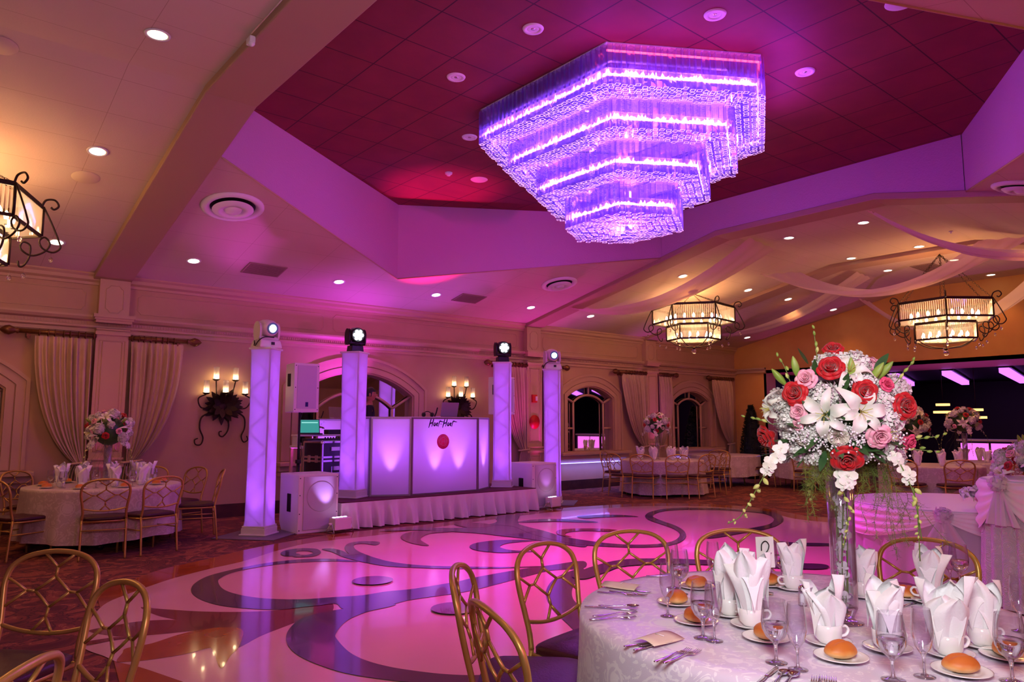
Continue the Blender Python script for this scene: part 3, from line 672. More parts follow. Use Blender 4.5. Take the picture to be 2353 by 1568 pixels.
# equipment table, flight case, mixer, laptop at the left
et = thing('equipment_table', 'white topped folding equipment rack table behind the flight case', 'table', (5.56,11.74,SZ))
mb = MB(); mb.box((0,0,.77), (.90,.5,.04)); obj('table_top', mb, M['white'], et, .006)
mb = MB(); mb.box((0,.12,.96), (.86,.24,.03)); obj('shelf', mb, M['white'], et, .006)
for sx in (-.40,.40):
    mb = MB(); mb.box((sx,.12,.87), (.03,.2,.16)); obj('shelf_post', mb, M['white'], et)
for sx in (-1,1):
    for sy in (-1,1):
        mb = MB(); mb.box((sx*.42,sy*.22,.375), (.045,.045,.75)); obj('leg', mb, M['trim'], et)
fc = thing('flight_case', 'dark road flight case with silver edges and white labels behind the left subwoofer', 'flight case', (5.42,11.2,SZ+.004), math.radians(14))
w, d, h = .56, .44, .86
mb = MB(); mb.box((0,0,h/2), (w,d,h)); body = obj('body', mb, mat('dark_laminate', srgb(38,22,44), .45), fc)
mb = MB()
for sx in (-1,1):
    for sy in (-1,1): mb.box((sx*w/2,sy*d/2,h/2), (.03,.03,h+.01))
for z in (.015,.56,.62,h-.0): 
    for sy in (-1,1): mb.box((0,sy*d/2,z), (w,.03,.03))
    for sx in (-1,1): mb.box((sx*w/2,0,z), (.03,d,.03))
obj('edge_trim', mb, M['chrome'], fc)
for sx in (-1,1):
    mb = MB(); mb.lathe([(0,0),(.035,0),(.04,.03),(0,.06)], 10, c=(sx*w/2,-d/2,h-.03)); obj('corner_ball', mb, M['chrome'], fc)
mb = MB(); mb.box((.0,-d/2-.006,.75), (.20,.008,.06)); obj('paper_label', mb, M['white'], fc)
mb = MB(); mb.box((.0,-d/2-.008,.40), (.20,.012,.14)); hd = obj('handle_plate', mb, M['chrome'], fc); mb = MB(); mb.box((0,-d/2-.02,.39), (.12,.014,.035)); obj('handle', mb, M['black'], hd)
for k in (-.1,.08):
    mb = MB(); mb.box((-w/2-.012,k,.59), (.02,.07,.12)); obj('latch', mb, M['chrome'], fc, .006)
mx = thing('mixing_deck', 'black audio mixer with an orange display on the equipment table', 'mixer', (5.56,11.60,SZ+.792))
mb = MB(); mb.box((0,0,.06), (.72,.22,.12)); obj('body', mb, M['black'], mx, .01)
mb = MB(); mb.box((-.2,-.112,.05), (.09,.006,.04)); obj('display', mb, emat('orange_display', (1,.35,.04), 4), mx)
for k in range(6):
    mb = MB(); mb.lathe([(0,0),(.014,0),(.012,.02),(0,.02)], 10, c=(.0+k*.05,-.03,.12)); obj('knob', mb, M['black'], mx)
l2 = thing('laptop', 'open dark laptop with a green-lit screen beside the left loudspeaker', 'laptop', (5.42,11.87,SZ+.977), math.radians(-8))
mb = MB(); mb.box((0,-.04,.01), (.36,.2,.02)); obj('keyboard_base', mb, M['black'], l2, .004)
mb = MB(); mb.box((0,.05,.135), (.36,.012,.25), rx=-.2); ld = obj('screen_lid', mb, M['black'], l2, .004)
mb = MB(); mb.box((0,.042,.137), (.33,.004,.22), rx=-.2); sc_ = obj('screen', mb, emat('green_screen', (.05,.32,.30), 1.0), ld)
mb = MB()
for k in range(7): mb.box((-.13+.042*k,.0385+.0,.10+.01*(k % 3)), (.02,.003,.05+.03*(k % 2)), rx=-.2)
mb.box((0,.0330,.2), (.28,.003,.012), rx=-.2); obj('waveform', mb, emat('screen_marks', (.4,.9,.8), 1.2), sc_)
mb = MB(); mb.box((0,0,.04), (.26,.18,.08))
tag(obj('amplifier', mb, M['black'], loc=(5.84,11.86,SZ+.977), bevel=.008), 'small black box on the shelf right of the green-lit laptop', 'amplifier')
# red gobo light modelled as a disc, and fire alarm on the second pilaster
al = thing('fire_alarm', 'red wall fire alarm with a clear strobe on the second pilaster', 'alarm', (11.06,WY-.165,2.13))
mb = MB(); mb.box((0,-.025,0), (.14,.05,.18)); obj('housing', mb, mat('alarm_red', srgb(190,16,30), .4), al, .008)
mb = MB(); mb.box((.035,-.06,.0), (.05,.03,.10)); obj('strobe', mb, mat('strobe_lens', srgb(230,220,225), .1), al, .006)
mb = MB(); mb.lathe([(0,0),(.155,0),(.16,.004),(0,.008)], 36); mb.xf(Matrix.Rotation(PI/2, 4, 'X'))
tag(obj('gobo_light_disc', mb, mat('gobo_light_red', srgb(190,10,32), .5), loc=(11.08,WY-.166,1.60)), 'projected red light modelled as a disc on the second pilaster below the fire alarm', 'disc')
mb = MB(); mb.box((0,0,0), (.02,.09,.13))
tag(obj('thermostat', mb, M['white'], loc=(2.66,WY-.13,1.62), bevel=.006), 'small white wall control on the side of the left pilaster', 'control')
# ================================================================= WALL SCONCES
def leaf_pts(mb, base, d, up, L, W, m=6, cup=.15, mi=0):
    """a pointed leaf: base point, direction, face normal"""
    d = Vector(d).normalized(); up = Vector(up); up = (up-d*up.dot(d)).normalized(); s = d.cross(up); b = Vector(base)
    def fn(u, v):
        w = W*math.sin(PI*min(1, u*.93+.05))**.8*(1-u*.25); x = (v-.5)*2
        return b+d*(L*u)+s*(w*.5*x)+up*(cup*L*(.55*u*u-.25*abs(x)*(w/W if W else 0)*-1*.3))
    return mb.grid(m, 5, fn, mi=mi)
def sconce(label, loc):
    t = thing('wall_sconce', label, 'sconce', loc, 0, 'candle wall sconces')
    mb = MB()
    mb.lathe([(0,0),(.12,0),(.14,-.03),(.10,-.06),(0,-.07)], 20); mb.xf(Matrix.Rotation(-PI/2, 4, 'X') @ Matrix.Scale(-1, 4, (0,0,1)))
    for i in range(len(mb.v)): v = mb.v[i]; mb.v[i] = (v[0], -abs(v[1]), v[2])
    obj('backplate', mb, M['iron'], t)
    mb = MB(); rnd = random.Random(3)
    for ring, (n, L, tilt) in enumerate(((15,.27,.12),(13,.22,.3),(9,.17,.6))):
        for k in range(n):
            a = 2*PI*k/n+ring*.2+rnd.uniform(-.08,.08)
            d = Vector((math.cos(a),-tilt*.6,math.sin(a)*.78)); leaf_pts(mb, (0.06*math.cos(a),-.03-.03*ring,.05*math.sin(a)), d, (0,-1,0), L*rnd.uniform(.9,1.1), .11, cup=.25)
    f = obj('leaf_cluster', mb, M['iron'], t); f['kind'] = 'stuff'
    arms = [((0,-.06,.05),(0,-.14,.12),(0,-.16,.20)), ((-.1,-.05,.05),(-.13,-.1,.2),(-.15,-.12,.42)), ((.1,-.05,.05),(.13,-.1,.2),(.17,-.12,.42)),
            ((-.15,-.06,-.02),(-.36,-.10,-.03),(-.42,-.12,.12),(-.30,-.12,.19)), ((.15,-.06,-.02),(.36,-.10,-.03),(.44,-.12,.12),(.34,-.12,.19))]
    for a in arms:
        mb = MB(); mb.tube(crom(a, 8), .011, 7); ar = obj('arm', mb, M['iron'], t)
        c = Vector(a[-1])
        mb = MB(); mb.lathe([(0,0),(.03,0),(.058,.022),(.062,.03),(.045,.03),(0,.024)], 18, c=c); obj('bobeche', mb, M['iron'], ar)
        mb = MB(); mb.lathe([(.044,.03),(.044,.23)], 18, c=c); obj('glass_cylinder', mb, M['ribglass'], ar)
        mb = MB(); mb.lathe([(0,.03),(.016,.032),(.024,.06),(.018,.085),(0,.105)], 12, c=c); obj('bulb', mb, M['bulb'], ar)
        mb = MB(); mb.lathe([(.044,.226),(.047,.228),(.047,.234),(.044,.234)], 18, c=c); obj('rim', mb, M['glass'], ar)
        light('POINT', 'sconce_bulb', Vector(loc)+c+Vector((0,0,.07)), (1,.46,.16), 7, .02)
    for sg, pts in ((-1, [(-.16,-.05,-.10),(-.33,-.05,-.18),(-.36,-.05,-.36),(-.30,-.05,-.52),(-.33,-.05,-.63),(-.41,-.05,-.63),(-.43,-.05,-.56),(-.38,-.05,-.53)]), (1, [(.0,-.05,-.16),(.10,-.05,-.26),(.10,-.05,-.40),(.03,-.05,-.50),(-.03,-.05,-.49),(-.04,-.05,-.43),(0,-.05,-.42)]), (2, [(.2,-.05,-.08),(.36,-.05,-.18),(.38,-.05,-.36),(.33,-.05,-.5),(.37,-.05,-.6),(.44,-.05,-.57),(.42,-.05,-.5)])):
        q = crom(pts, 7); mb = MB(); mb.tube(q, [.015-.006*i/len(q) for i in range(len(q))], 7); obj('scroll', mb, M['iron'], t)
    return t
sconce('dark leaf wall sconce with five candle lamps between left curtain and glowing column', (4.16,WY,1.85))
sconce('dark leaf wall sconce with five candle lamps above the laptop on the booth', (9.02,WY,1.90))
# ================================================================= CURTAINS
def curtain(label, xin, xout, ztop, tie, folds, group='tied back satin curtains', y=WY-.16):
    """hangs from a rod between xin (pilaster side) and xout, gathered to the tie point at the pilaster"""
    t = thing('curtain', label, 'curtain', (0,0,0), 0, group)
    tx, tz = tie; sg = 1 if xout > xin else -1
    def fn(u, v):
        z = lerp(ztop, tz, v)
        xo = lerp(xout, tx+sg*.05, (v**2.1)*.72+.28*v**6) ; xi = lerp(xin, tx-sg*.09, v**2)
        x = lerp(xi, xo, u); ph = u*folds*2*PI+.9*math.sin(u*11+1)+.5*math.sin(u*23)
        a = (.045+.022*math.sin(u*17+2))*(1-.5*v)*min(1, .25+v*6)
        return (x+.012*math.sin(ph*2+1)*v, y-a*math.sin(ph)-.06*math.sin(PI*v)*(.3+.7*u), z)
    mb = MB(); mb.grid(folds*10+1, 36, fn); obj('curtain_panel', mb, M['drape'], t)
    mb = MB()
    def low(u, v):
        z = lerp(tz, .12, v); wv = .10+.16*v**.6; x = tx-sg*.05+(u-.5)*2*wv
        return (x, y+.0-.035*math.sin(u*8*2*PI)-.0, z)
    mb.grid(81, 10, low); obj('curtain_tail', mb, M['drape'], t)
    mb = MB(); mb.tube([(tx-sg*.02+.15*math.cos(a), y-.0+.07*math.sin(a), tz+.015*math.cos(a)) for a in [2*PI*k/20 for k in range(20)]], .018, 7, closed=True); obj('tie_back', mb, M['drape'], t)
    return t
def rod(label, x0, x1, z, outer, gap=None):
    y = WY-.16
    t = thing('curtain_rod', label, 'curtain rod', (0,0,0), 0, 'bronze curtain rods')
    mb = MB(); mb.tube([(x0,y,z),(x1,y,z)], .034, 12); obj('pole', mb, M['rodm'], t)
    o = x0 if outer < 0 else x1
    mb = MB(); mb.lathe([(0,0),(.035,.0),(.045,.02),(.03,.04),(.05,.07),(.072,.12),(.06,.17),(.03,.21),(0,.24)], 14); mb.xf(Matrix.Translation((o,y,z)) @ Matrix.Rotation(outer*PI/2, 4, 'Y')); obj('finial', mb, M['rodm'], t)
    mb = MB(); mb.box((o-outer*.12,WY-.08,z-.05), (.05,.16,.06)); mb.box((o-outer*.12,WY-.13,z-.05), (.03,.04,.12)); obj('bracket', mb, M['rodm'], t)
    n = 10
    for k in range(n):
        x = lerp(x0, x1, (k+.6)/n) if outer > 0 else lerp(x0, x1, (k+.5)/n)
        if abs(x-o) < .2: continue
        mb = MB(); mb.tube([(x+.012*(k % 2),y+.048*math.cos(a),z-.008+.048*math.sin(a)) for a in [2*PI*i/16 for i in range(16)]], .008, 6, closed=True); obj('ring', mb, M['rodm'], t)
    return t
for x0, x1, o, pl in ((1.22,2.2,-1,'left half beside the left pilaster'), (2.64,3.5,1,'right half beside the left pilaster'), (9.86,10.88,-1,'left half beside the second pilaster'), (11.32,12.0,1,'right half beside the second pilaster'),
                  (13.98,15.07,-1,'left half beside the third pilaster'), (15.51,16.2,1,'right half beside the third pilaster')):
    rod('bronze curtain rod with rings and finial, '+pl, x0, x1, 2.885, o)
rod('bronze curtain rod in the far corner, above the last curtain', 17.95, 19.1, 2.885, -1)
curtain('tan satin curtain tied back against the left side of the left pilaster', 2.14, 1.42, 2.83, (2.06,.98), 9)
curtain('tan satin curtain tied back against the right side of the left pilaster', 2.68, 3.46, 2.83, (2.80,.98), 9)
curtain('tan satin curtain left of the second pilaster, behind the loudspeaker', 10.84, 10.1, 2.83, (10.75,.98), 9)
curtain('tan satin curtain right of the second pilaster, behind the rightmost column', 11.36, 12.0, 2.83, (11.45,.98), 8)
curtain('tan satin curtain left of the third pilaster', 15.03, 14.1, 2.83, (14.92,.98), 9)
curtain('tan satin curtain right of the third pilaster', 15.56, 16.15, 2.83, (15.66,.98), 8)
curtain('tan satin curtain in the far corner right of the last window', 18.95, 18.0, 2.83, (18.84,.98), 9)
# ================================================================= CEILING FIXTURES
def slope_rot(y): return math.atan(-.215) if y > 7.35 else (0 if y > 4.6 else math.atan(.215))
DL = [((362,80),'brightest recessed downlight nearest the upper left corner'), ((224,348),'recessed downlight in the left bay beside the round ceiling speaker'), ((130,557),'recessed downlight just right of the cut-off lantern chandelier'),
      ((445,600),'recessed downlight under the big round air vent near the left beam'), ((779,648),'recessed downlight left of the corner of the ceiling recess'), ((1002,678),'recessed downlight right of the corner of the ceiling recess'), ((1220,707),'recessed downlight under the smaller round air vent, by the second beam'),
      ((1357,727),'recessed downlight just past the second beam, low by the wall'), ((1569,635),'recessed downlight above the farther-left lantern chandelier'), ((1813,547),'recessed downlight beside the top end of the wide fabric swag'), ((1984,512),'recessed downlight nearest the second beam at upper right'),
      ((1719,667),'recessed downlight between the wide swag and the third beam'), ((1956,594),'recessed downlight between third beam and the top right swag'), ((2112,567),'recessed downlight partly hidden by the thin upper swag'), ((1811,688),'recessed downlight just beyond the third beam, left'),
      ((2040,622),'recessed downlight just beyond the third beam, middle'), ((2193,598),'recessed downlight just beyond the third beam, right, by swag'), ((1915,712),'recessed downlight above the end wall, beside the narrow swag'), ((2277,632),'recessed downlight above the end wall at far right'), ((1717,776),'recessed downlight low in the far corner above the topiary')]
dl0 = None; DLP = []
for q, lb in DL:
    p = onceil(*q, off=.078); DLP.append(p)
    if dl0 is None:
        dl0 = thing('downlight', lb, 'downlight', p, 0, 'recessed ceiling downlights')
        mb = MB(); mb.lathe([(.078,.012),(.082,-.004),(.105,-.008),(.108,0)], 28); obj('trim_ring', mb, M['white'], dl0)
        mb = MB(); mb.lathe([(0,-.001),(.05,-.001),(.079,-.0035)], 24); obj('lamp', mb, M['down'], dl0)
        o = dl0
    else: o = dup(dl0, p, 0, lb)
    o.rotation_euler = (slope_rot(p.y), 0, 0)
def ceil_thing(name, lb, cat, p, group=None):
    t = thing(name, lb, cat, p, 0, group); t.rotation_euler = (slope_rot(p.y) if p.z < 5.3 else 0, 0, 0); return t
TR = [((1225,66),'unlit round white ceiling spot nearest left of the chandelier top'), ((1643,33),'unlit round white ceiling spot at the top of the picture'), ((1048,177),'unlit round white ceiling spot in the middle of the left recess tiles'), ((1850,165),'unlit round white ceiling spot right of the chandelier'), ((1079,315),'unlit round white ceiling spot beside the chandelier, farthest from viewer')]
e0 = None
for q, lb in TR:
    p = onz(*q, ZT-.001)
    if e0 is None:
        e0 = ceil_thing('eyeball_spot', lb, 'ceiling light', p, 'unlit spots in the burgundy recess')
        mb = MB(); mb.lathe([(.062,.0),(.066,-.012),(.10,-.014),(.108,0)], 28); obj('trim_ring', mb, M['white'], e0)
        mb = MB(); mb.lathe([(.064,-.004),(.05,-.010),(.03,-.006),(.012,-.004)], 20); obj('baffle', mb, M['white'], e0)
        mb = MB(); mb.lathe([(0,-.006),(.022,-.007),(.024,-.001)], 14); obj('lens', mb, M['chrome'], e0)
    else: dup(e0, p, 0, lb)
for q, lb in (((1101,413),'plain oval-looking round white speaker cover near the recess corner'), ((2070,6),'round white speaker cover cut off at the top right edge')):
    p = onz(*q, ZT-.001); t = ceil_thing('ceiling_speaker', lb, 'speaker', p)
    mb = MB(); mb.lathe([(0,-.012),(.125,-.010),(.14,0)], 32); obj('cover', mb, M['white'], t)
for q, lb, r in (((197,408),'round painted ceiling speaker beside the lit downlight in the left bay',.15), ((3,105),'round painted ceiling cover cut off at the left edge',.13)):
    t = ceil_thing('ceiling_speaker', lb, 'speaker', onceil(*q, off=.078)); mb = MB(); mb.lathe([(0,-.010),(r-.02,-.008),(r,0)], 32); obj('cover', mb, mat('painted_grille', srgb(206,186,160), .7), t)
p = onz(1031,397,ZT-.001); t = ceil_thing('smoke_detector', 'small white smoke detector beside the round speaker cover', 'smoke detector', p)
mb = MB(); mb.lathe([(0,-.055),(.03,-.05),(.035,-.03),(.055,-.025),(.06,0)], 20); obj('housing', mb, M['white'], t)
for q, lb, R in (((535,475),'large round stepped white air vent near the left beam',.40), ((1285,652),'round stepped white air vent near the second beam',.36), ((2350,428),'round white air vent cut off at the right edge',.34)):
    t = ceil_thing('air_diffuser', lb, 'air vent', onceil(*q, off=.078), 'round ceiling air vents')
    mb = MB(); mb.lathe([(R*.72,.0),(R*.74,-.02),(R*.86,-.045),(R,-.02),(R,0)], 40); obj('outer_ring', mb, M['white'], t)
    mb = MB(); mb.lathe([(0,-.003),(R*.73,-.003)], 32); obj('throat', mb, M['blackm'], t)
    mb = MB(); mb.lathe([(R*.28,-.03),(R*.34,-.075),(R*.5,-.085),(R*.66,-.05)], 36); obj('middle_cone', mb, M['white'], t)
    mb = MB(); mb.lathe([(0,-.095),(R*.16,-.095),(R*.26,-.07),(R*.30,-.03)], 28); obj('centre_cone', mb, M['white'], t)
for q, lb, w, d in (((607,620),'square flush grille in the ceiling left of the recess',.62,.42), ((1078,686),'square flush grille in the ceiling right of the recess corner',.60,.40), ((2135,615),'dark rectangular grille beyond the third beam',.9,.45)):
    t = ceil_thing('ceiling_grille', lb, 'grille', onceil(*q, off=.078)); mb = MB(); mb.box((0,0,-.006), (w,d,.012)); obj('frame', mb, mat('grille_paint', srgb(150,122,104), .7), t)
    mb = MB()
    for k in range(11): mb.box((0,-d/2+.03+k*(d-.06)/10,-.014), (w-.05,.012,.008), rx=.5)
    obj('louvres', mb, mat('grille_slat', srgb(120,96,84), .7), t)['kind'] = 'stuff'
p = onceil(600,82,off=0); t = thing('security_camera', 'small white device with a cable on the edge of the left beam', 'camera', (2.1,6.04,4.86))
mb = MB(); mb.box((0,0,0), (.05,.10,.06)); obj('mount', mb, M['white'], t, .008)
mb = MB(); mb.sphere((.0,-.02,-.03), .03, 12, 8); obj('lens_ball', mb, M['white'], t)
mb = MB(); mb.tube([(-.012,-.04,.045),(-.012,-1.8,.045)], .006, 5); obj('cable', mb, M['white'], t)
p = onceil(2185,532,off=.078); t = ceil_thing('sprinkler', 'tiny white sprinkler head between the upper swags', 'sprinkler', p); mb = MB(); mb.lathe([(0,-.04),(.012,-.04),(.014,-.01),(.035,-.008),(.036,0)], 14); obj('head', mb, M['white'], t)
mb = MB(); mb.box((0,0,0), (.30,.10,.10)); tag(obj('ledge_box', mb, M['trim'], loc=(1.95,WY-.08,3.95), bevel=.01), 'plain box fixture on the cornice left of the left beam', 'box')
# ================================================================= LANTERN CHANDELIERS
def lantern(label, loc, rz, R, top):
    t = thing('lantern_chandelier', label, 'chandelier', loc, rz, 'two-tier lantern chandeliers')
    Hh = .33
    def hexp(r, z): return [Vector((r*math.cos(PI/3*k),r*math.sin(PI/3*k),z)) for k in range(6)]
    tiers = [(R,.38,.38+Hh),(R*.66,0,Hh*.94)]
    for r, z0, z1 in tiers:
        for z, h in ((z0,.035),(z1,.05)):
            mb = MB(); P = hexp(r,z); Q = hexp(r-.025,z)
            for k in range(6):
                a, b, c, d = P[k], P[(k+1) % 6], Q[(k+1) % 6], Q[k]; up = Vector((0,0,h/2))
                mb.add([a-up,b-up,c-up,d-up,a+up,b+up,c+up,d+up], [(3,2,1,0),(4,5,6,7),(0,1,5,4),(1,2,6,5),(2,3,7,6),(3,0,4,7)], False)
            obj('frame_band', mb, M['iron'], t)
        for k in range(6):
            a, b = hexp(r,z0)[k], hexp(r,z0)[(k+1) % 6]
            mb = MB(); mb.tube([a, a+Vector((0,0,z1-z0))], .016, 6); obj('corner_post', mb, M['iron'], t)
            mb = MB(); n = 22
            for j in range(n):      # ribbed rods of this pane
                p = a.lerp(b, (j+.7)/(n+.4))*.985; q = a.lerp(b, (j+1.3)/(n+.4))*.985
                m_ = (p+q)*.5*1.012
                mb.add([(*p.xy,z0+.02),(*m_.xy,z0+.02),(*q.xy,z0+.02),(*p.xy,z1-.02),(*m_.xy,z1-.02),(*q.xy,z1-.02)], [(0,1,4,3),(1,2,5,4)], False)
            obj('ribbed_pane', mb, M['ribglass'], t)
            if k < 6:
                for u in ((.2,.5,.8) if r > R*.8 else (.3,.7)):
                    c = a.lerp(b,u)*.72; mb = MB(); mb.lathe([(0,0),(.018,.002),(.026,.04),(.017,.075),(0,.10)], 10, c=(c.x,c.y,z0+.06)); bl = obj('bulb', mb, M['bulb'], t)
                    mb = MB(); mb.tube([(c.x,c.y,z0),(c.x,c.y,z0+.06)], .014, 8); obj('candle_socket', mb, M['iron'], t)
        mb = MB(); ring = hexp(r*.98,z0+.004); mb.poly(ring); obj('bottom_pane', mb, M['ribglass'], t)
    for k in range(6):
        a = PI/3*k; d = Vector((math.cos(a),math.sin(a),0)); up = Vector((0,0,1))
        P = lambda x, z: d*(R*x)+up*z
        pts = [P(.98,.72),P(1.02,.80),P(1.12,.82),P(1.17,.76),P(1.12,.71),P(1.08,.73)]
        mb = MB(); q = crom(pts,6); mb.tube(q, .012, 6); obj('top_curl', mb, M['iron'], t)
        pts = [P(1.0,.72),P(1.10,.55),P(1.20,.35),P(1.22,.27),P(1.14,.21),P(1.02,.24),P(.98,.32),P(1.04,.37),P(1.10,.30),P(1.04,.20),P(.90,.14),P(.78,.20),P(.80,.28),P(.88,.25),P(.88,.12),P(.83,.02),P(.78,.0),P(.76,.06)]
        mb = MB(); mb.tube(crom(pts,5), .011, 6); obj('scroll_arm', mb, M['iron'], t)
        for x, z in ((.83,-.10),(.68,-.14),(1.12,.12)):
            mb = MB(); mb.tube([P(x,z+.08),P(x,z+.02)], .002, 4); mb.sphere(P(x,z), .022, 8, 6, (1,1,1.5)); obj('crystal_drop', mb, M['glass'], t)
        pts = [P(.60,.0),P(.5,-.06),P(.34,-.12),P(.2,-.14),P(.06,-.15)]
        mb = MB(); mb.tube(crom(pts,4), .01, 6); obj('bottom_rib', mb, M['iron'], t)
        mb = MB(); n = 26; A_ = P(.98,.72); B_ = Vector((0,0,top-.06))
        for j in range(n):
            c = A_.lerp(B_,(j+.5)/n); ax = (B_-A_).normalized(); sd = ax.orthogonal().normalized() if j % 2 else ax.cross(ax.orthogonal()).normalized(); ll = (B_-A_).length/n*.62
            mb.tube([c+ax*(ll*math.cos(w_))+sd*(ll*.45*math.sin(w_)) for w_ in [2*PI*i/8 for i in range(8)]], .004, 4, closed=True)
        o = obj('chain', mb, M['iron'], t); o['kind'] = 'stuff'
    mb = MB(); mb.lathe([(0,-.05),(.09,-.04),(.12,-.01),(.12,0)], 20, c=(0,0,top)); obj('canopy', mb, M['iron'], t)
    mb = MB(); mb.lathe([(0,-.15),(.03,-.15),(.04,-.17),(.015,-.19),(.01,-.2)], 14); obj('finial', mb, M['iron'], t)
    mb = MB(); mb.sphere((0,0,-.245), .052, 14, 10); obj('finial_ball', mb, M['glass'], t)
    c = Vector(loc)
    light('POINT', 'chandelier_bulbs', c+Vector((0,0,.50)), WARM, LAMP, .18); light('POINT', 'chandelier_bulbs', c+Vector((0,0,.86)), WARM, LAMP*.7, .12); light('POINT', 'chandelier_bulbs', c+Vector((0,0,.16)), WARM, LAMP*.6, .15)
    return t
LAMP = 30
lantern('iron and ribbed glass lantern chandelier cut off at the left edge', (.22,9.5,3.29), math.radians(-53.5), .87, 1.18)
lantern('iron and ribbed glass lantern chandelier on the left, under the wide fabric swag', (13.25,9.6,3.38), math.radians(-53), .88, 1.10)
lantern('iron and ribbed glass lantern chandelier on the right, before the orange end wall', (15.4,5.33,3.16), math.radians(-38), .89, 1.76)
# ================================================================= FABRIC SWAGS
def swag(label, a, b, sag, w, wdir, tw=0, cup=.12):
    a, b = Vector(a), Vector(b); wd = Vector(wdir).normalized()
    def fn(u, v):
        x = (v-.5)*2; p = a.lerp(b, u); s = 4*u*(1-u)
        ww = w*(.62+.38*abs(2*u-1)**1.5)
        return p+wd*(ww*.5*x)-Vector((0,0,1))*(sag*s+cup*s*(1-x*x)+.012*math.sin(x*9+u*4))
    mb = MB(); mb.grid(48, 19, fn)
    return tag(obj('fabric_swag', mb, M['sheer']), label, 'drapery', 'sheer swags across the ceiling')
C1 = onceil(1752,560,off=.0); C2 = onceil(1345,715,off=.0)
swag('wide sheer fabric swag above the left lantern chandelier', C1+Vector((0,0,.0)), C2, .38, 1.15, (1,.15,0))
swag('sheer swag rising from centre to right behind the thin upper swag', onceil(1792,628,off=.0), onceil(2310,548,off=.0), .62, .8, (.5,-.85,0))
swag('thin sheer swag running from upper middle to the right edge', onceil(2000,486,off=.0), onceil(2640,520,off=.0), .50, .30, (.5,.85,.5))
swag('short sheer swag beyond the third beam running down to the far corner', onceil(1985,632,off=.0), onceil(1660,772,off=.0), .25, .9, (1,.1,0))
swag('sheer swag at the far right, level with the right lantern chandelier', onceil(1985,690,off=.0), onceil(2440,585,off=.0), 1.0, .4, (.3,.9,.4))
# ================================================================= CRYSTAL CHANDELIER
CHP = 2.2
HX, HY, HB, HS = 6.8, 5.92, 1.96, 1.07
HA = 1.46
def hexring(s): return [(s*x, s*y) for x, y in ((0,HB),(HA,HS),(HA,-HS),(0,-HB),(-HA,-HS),(-HA,HS))]
ch = thing('crystal_chandelier', 'large hexagonal four-tier chandelier of hanging clear prisms glowing violet', 'chandelier', (HX,HY,ZT-.001))
Z = [-.03,-.46,-.78,-1.14,-1.52]
SC = [1,.8,.6,.4]
def walk(poly, step):
    out = []
    for i in range(len(poly)):
        a = Vector((*poly[i],0)); b = Vector((*poly[(i+1) % len(poly)],0)); n = max(1, round((b-a).length/step))
        for k in range(n): out.append((a.lerp(b,(k+.5)/n), math.atan2(b.y-a.y,b.x-a.x)))
    return out
def prism_tube(mb, c, rz, w, z0, z1):
    h = w/2; q = [(-h,-h),(h,-h),(h,h),(-h,h)]; ca, sa = math.cos(rz), math.sin(rz)
    P = [(c.x+x*ca-y*sa, c.y+x*sa+y*ca) for x, y in q]
    mb.add([(*p,z0) for p in P]+[(*p,z1) for p in P], [(0,1,5,4),(1,2,6,5),(2,3,7,6),(3,0,4,7)], False)
    Q = [(c.x+(x*ca-y*sa)*.74, c.y+(x*sa+y*ca)*.74) for x, y in q]
    mb.add([(*p,z0) for p in P]+[(*p,z0) for p in Q], [(0,1,5,4),(1,2,6,5),(2,3,7,6),(3,0,4,7)], False, 1)
rnd = random.Random(5); near = []; rest = [MB() for _ in range(4)]
for k, s in enumerate(SC):
    z1 = Z[k]; z0 = Z[k+1]; rows = 4 if k < 3 else 7
    for j in range(rows):
        sj = s-j*.052
        for c, a in walk(hexring(sj), .074):
            zz0 = z0+rnd.uniform(-.014,.014); zt = z1+.0 if j == 0 else lerp(z0,z1,.55)
            zt += rnd.uniform(-.01,.01); rz = a+rnd.uniform(-.35,.35)
            if j == 0 and k < 2 and c.y < -.1*s and c.x < .9 and len(near) < 100: near.append((c,rz,zz0,zt))
            else: prism_tube(rest[k], c, rz, .056, zz0, zt)
for c, rz, a, b in near:
    mb = MB(); prism_tube(mb, c, rz, .056, a, b); obj('glass_prism', mb, [M['acryl'],M['rimw']], ch)
allr = MB()
for r in rest:
    o_ = len(allr.v); allr.v += r.v; allr.f += [[i+o_ for i in f] for f in r.f]; allr.sm += r.sm; allr.mi += r.mi
obj('glass_prism', allr, [M['acryl'],M['rimw']], ch, kind='stuff')
mb = MB()
for k, s in enumerate(SC):      # metal ledges between the tiers
    o = hexring(s-.01); i = hexring(s-.2 if k < 3 else .02); n = len(o)
    z = Z[k+1]+(.19 if k < 3 else .2)
    mb.add([(*p,z) for p in o]+[(*p,z) for p in i], [(m,(m+1) % n,n+(m+1) % n,n+m) for m in range(n)], False)
    ip = hexring(s-.215); mb.add([(*p,Z[k]-.0) for p in ip]+[(*p,z) for p in ip], [(m,(m+1) % n,n+(m+1) % n,n+m) for m in range(n)], False)
obj('ledge', mb, mat('white_ledge', srgb(206,186,244), .5), ch)
for k, s in enumerate(SC):      # LED strip inside each tier: a jagged ribbon of lamps
    P = hexring(s-.03); z = Z[k+1]+.13; w_ = walk(P, .021); mb = MB(); n = len(w_)
    hs = [rnd.choice((.012,.02,.03,.04,.06)) for _ in w_]
    mb.add([(c.x,c.y,z-rnd.uniform(.002,.012)) for c, a in w_]+[(c.x,c.y,z+h_) for (c, a), h_ in zip(w_, hs)], [(m,(m+1) % n,n+(m+1) % n,n+m) for m in range(n)], False)
    obj('led_strip', mb, EM.setdefault('tier', emat('violet_white_strip', (.56,.20,1), 40)), ch)
mb = MB(); P = hexring(.985)
